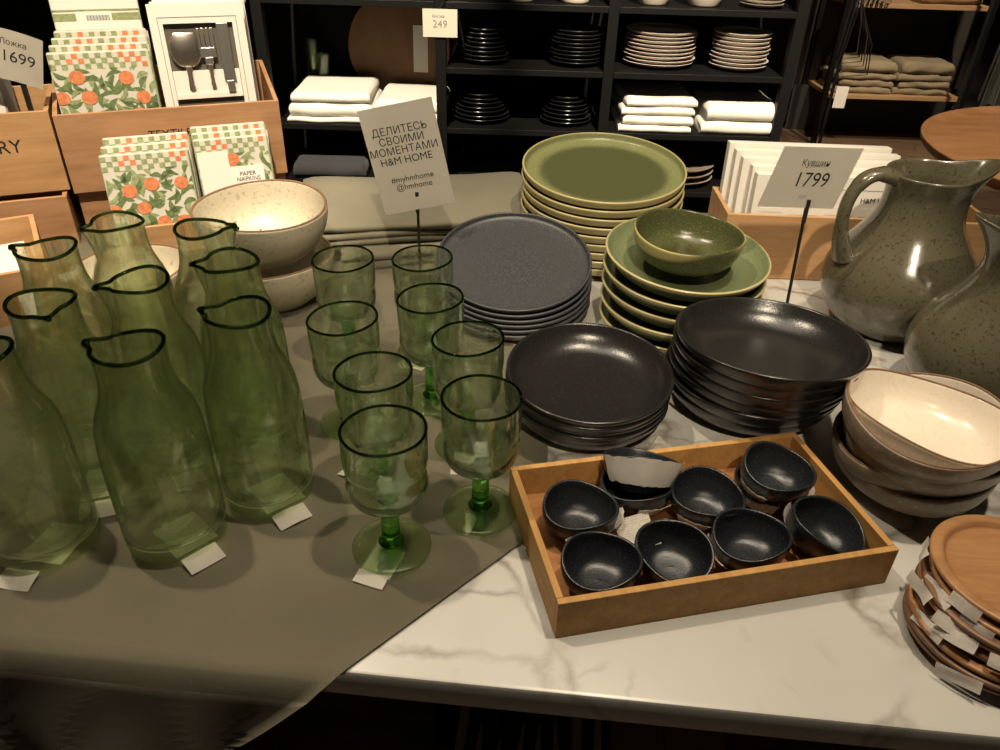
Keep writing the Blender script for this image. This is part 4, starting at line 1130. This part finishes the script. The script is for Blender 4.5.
# under the table: patterned cartons on the lower shelf
r = thing('patterned_carton','grey carton with black leaf print on the shelf below the marble top','box',(-.02,.47,.2715),(0,0,YT),'carton under the table')
boxo('carton', -.02,.145,0,.2,0,.30,'grey_cloth', r, .002)
bm = bmesh.new()
for k in range(7):
    x0 = -.01+.022*k; 
    pts = [(x0,.0),(x0+.012,.0),(x0+.020+.01*sin(k),.15),(x0+.004,.298),(x0-.006+.008*cos(k*2),.16)]
    pts=[(min(max(p[0],-.019),.144),p[1]) for p in pts]
    vs=[bm.verts.new((a,-.0006,b)) for a,b in pts]; bm.faces.new(vs)
    vs=[bm.verts.new((a,b*.65,.3006)) for a,b in pts]; bm.faces.new(vs)
obj('leaf_print', bm,'pattern_dark', r, smooth=False)
r = thing('brown_carton','plain brown carton on the shelf below the marble top','box',(.135,.452,.2715),(0,0,YT),'carton under the table')
boxo('carton', 0,.13,0,.2,0,.30,'kraft', r, .002)
boxo('flap_line', .06,.0615,.001,.199,.3001,.3008,'pattern_dark', r, 0)

# ------------------------------------------------------------------ lights
w = bpy.data.worlds.new('world'); scn.world = w; w.use_nodes = True
w.node_tree.nodes['Background'].inputs[0].default_value = (1.0,.86,.68,1); w.node_tree.nodes['Background'].inputs[1].default_value = .035
def spot(name, loc, target, power, size=60, blend=.5, radius=.04, color=(1,.84,.62)):
    l = bpy.data.lights.new(name,'SPOT'); l.energy = power; l.spot_size = radians(size); l.spot_blend = blend; l.shadow_soft_size = radius; l.color = color
    o = bpy.data.objects.new(name, l); col.objects.link(o); o.location = loc
    d = Vector(target)-Vector(loc); o.rotation_euler = d.to_track_quat('-Z','Y').to_euler(); return o
spot('ceiling_spot', (.45,.45,3.1), (.30,.62,T), 125, 50)
spot('ceiling_spot', (-.75,.85,3.1), (-.15,.65,T), 112, 50)
spot('ceiling_spot', (-.2,.1,3.1), (-.60,1.27,T+.12), 380, 20, .5)
spot('ceiling_spot', (.55,.5,3.1), (.60,2.6,T-.05), 900, 24, .4)
spot('ceiling_spot', (-.6,.5,3.1), (-.50,2.6,T-.05), 800, 20, .4)
spot('ceiling_spot', (1.3,1.0,3.1), (1.5,1.9,T), 230, 40)
spot('ceiling_spot', (1.4,2.6,3.1), (1.6,4.0,0), 260, 50)
spot('ceiling_spot', (2.2,3.2,3.1), (2.4,5.1,T-.4), 380, 40)
spot('ceiling_spot', (.1,-1.1,3.1), (.15,1.05,T+.22), 260, 22, .6)  # added frontal spot from behind the camera, brightens the upright cards
def area(name, loc, size, power, color=(1,.86,.68)):
    l = bpy.data.lights.new(name,'AREA'); l.energy = power; l.size = size; l.color = color
    o = bpy.data.objects.new(name, l); col.objects.link(o); o.location = loc; return o
area('ceiling_panel', (0,1.0,3.1), 1.0, 12)

# ------------------------------------------------------------------ camera
cam = bpy.data.cameras.new('camera'); co = bpy.data.objects.new('camera', cam); col.objects.link(co)
F = 760.; cam.sensor_width = 36; cam.sensor_fit = 'HORIZONTAL'; cam.lens = 36*F/1000; cam.clip_start = .02
th = radians(33); ro = radians(1.7)
fw = Vector((0,cos(th),-sin(th))); r0 = Vector((1,0,0)); u0 = Vector((0,sin(th),cos(th)))
rt = r0*cos(ro)+u0*sin(ro); up = -r0*sin(ro)+u0*cos(ro)
co.matrix_world = Matrix(((rt.x,up.x,-fw.x,0),(rt.y,up.y,-fw.y,0),(rt.z,up.z,-fw.z,T+.54),(0,0,0,1)))
scn.camera = co
scn.view_settings.view_transform = 'Standard'; scn.view_settings.look = 'None'; scn.view_settings.gamma = 1
scn.view_settings.use_curve_mapping = False; scn.view_settings.exposure = 0.0
scn.cycles.transparent_max_bounces = 40; scn.cycles.max_bounces = 12; scn.cycles.transmission_bounces = 12
scn.cycles.sample_clamp_indirect = 4
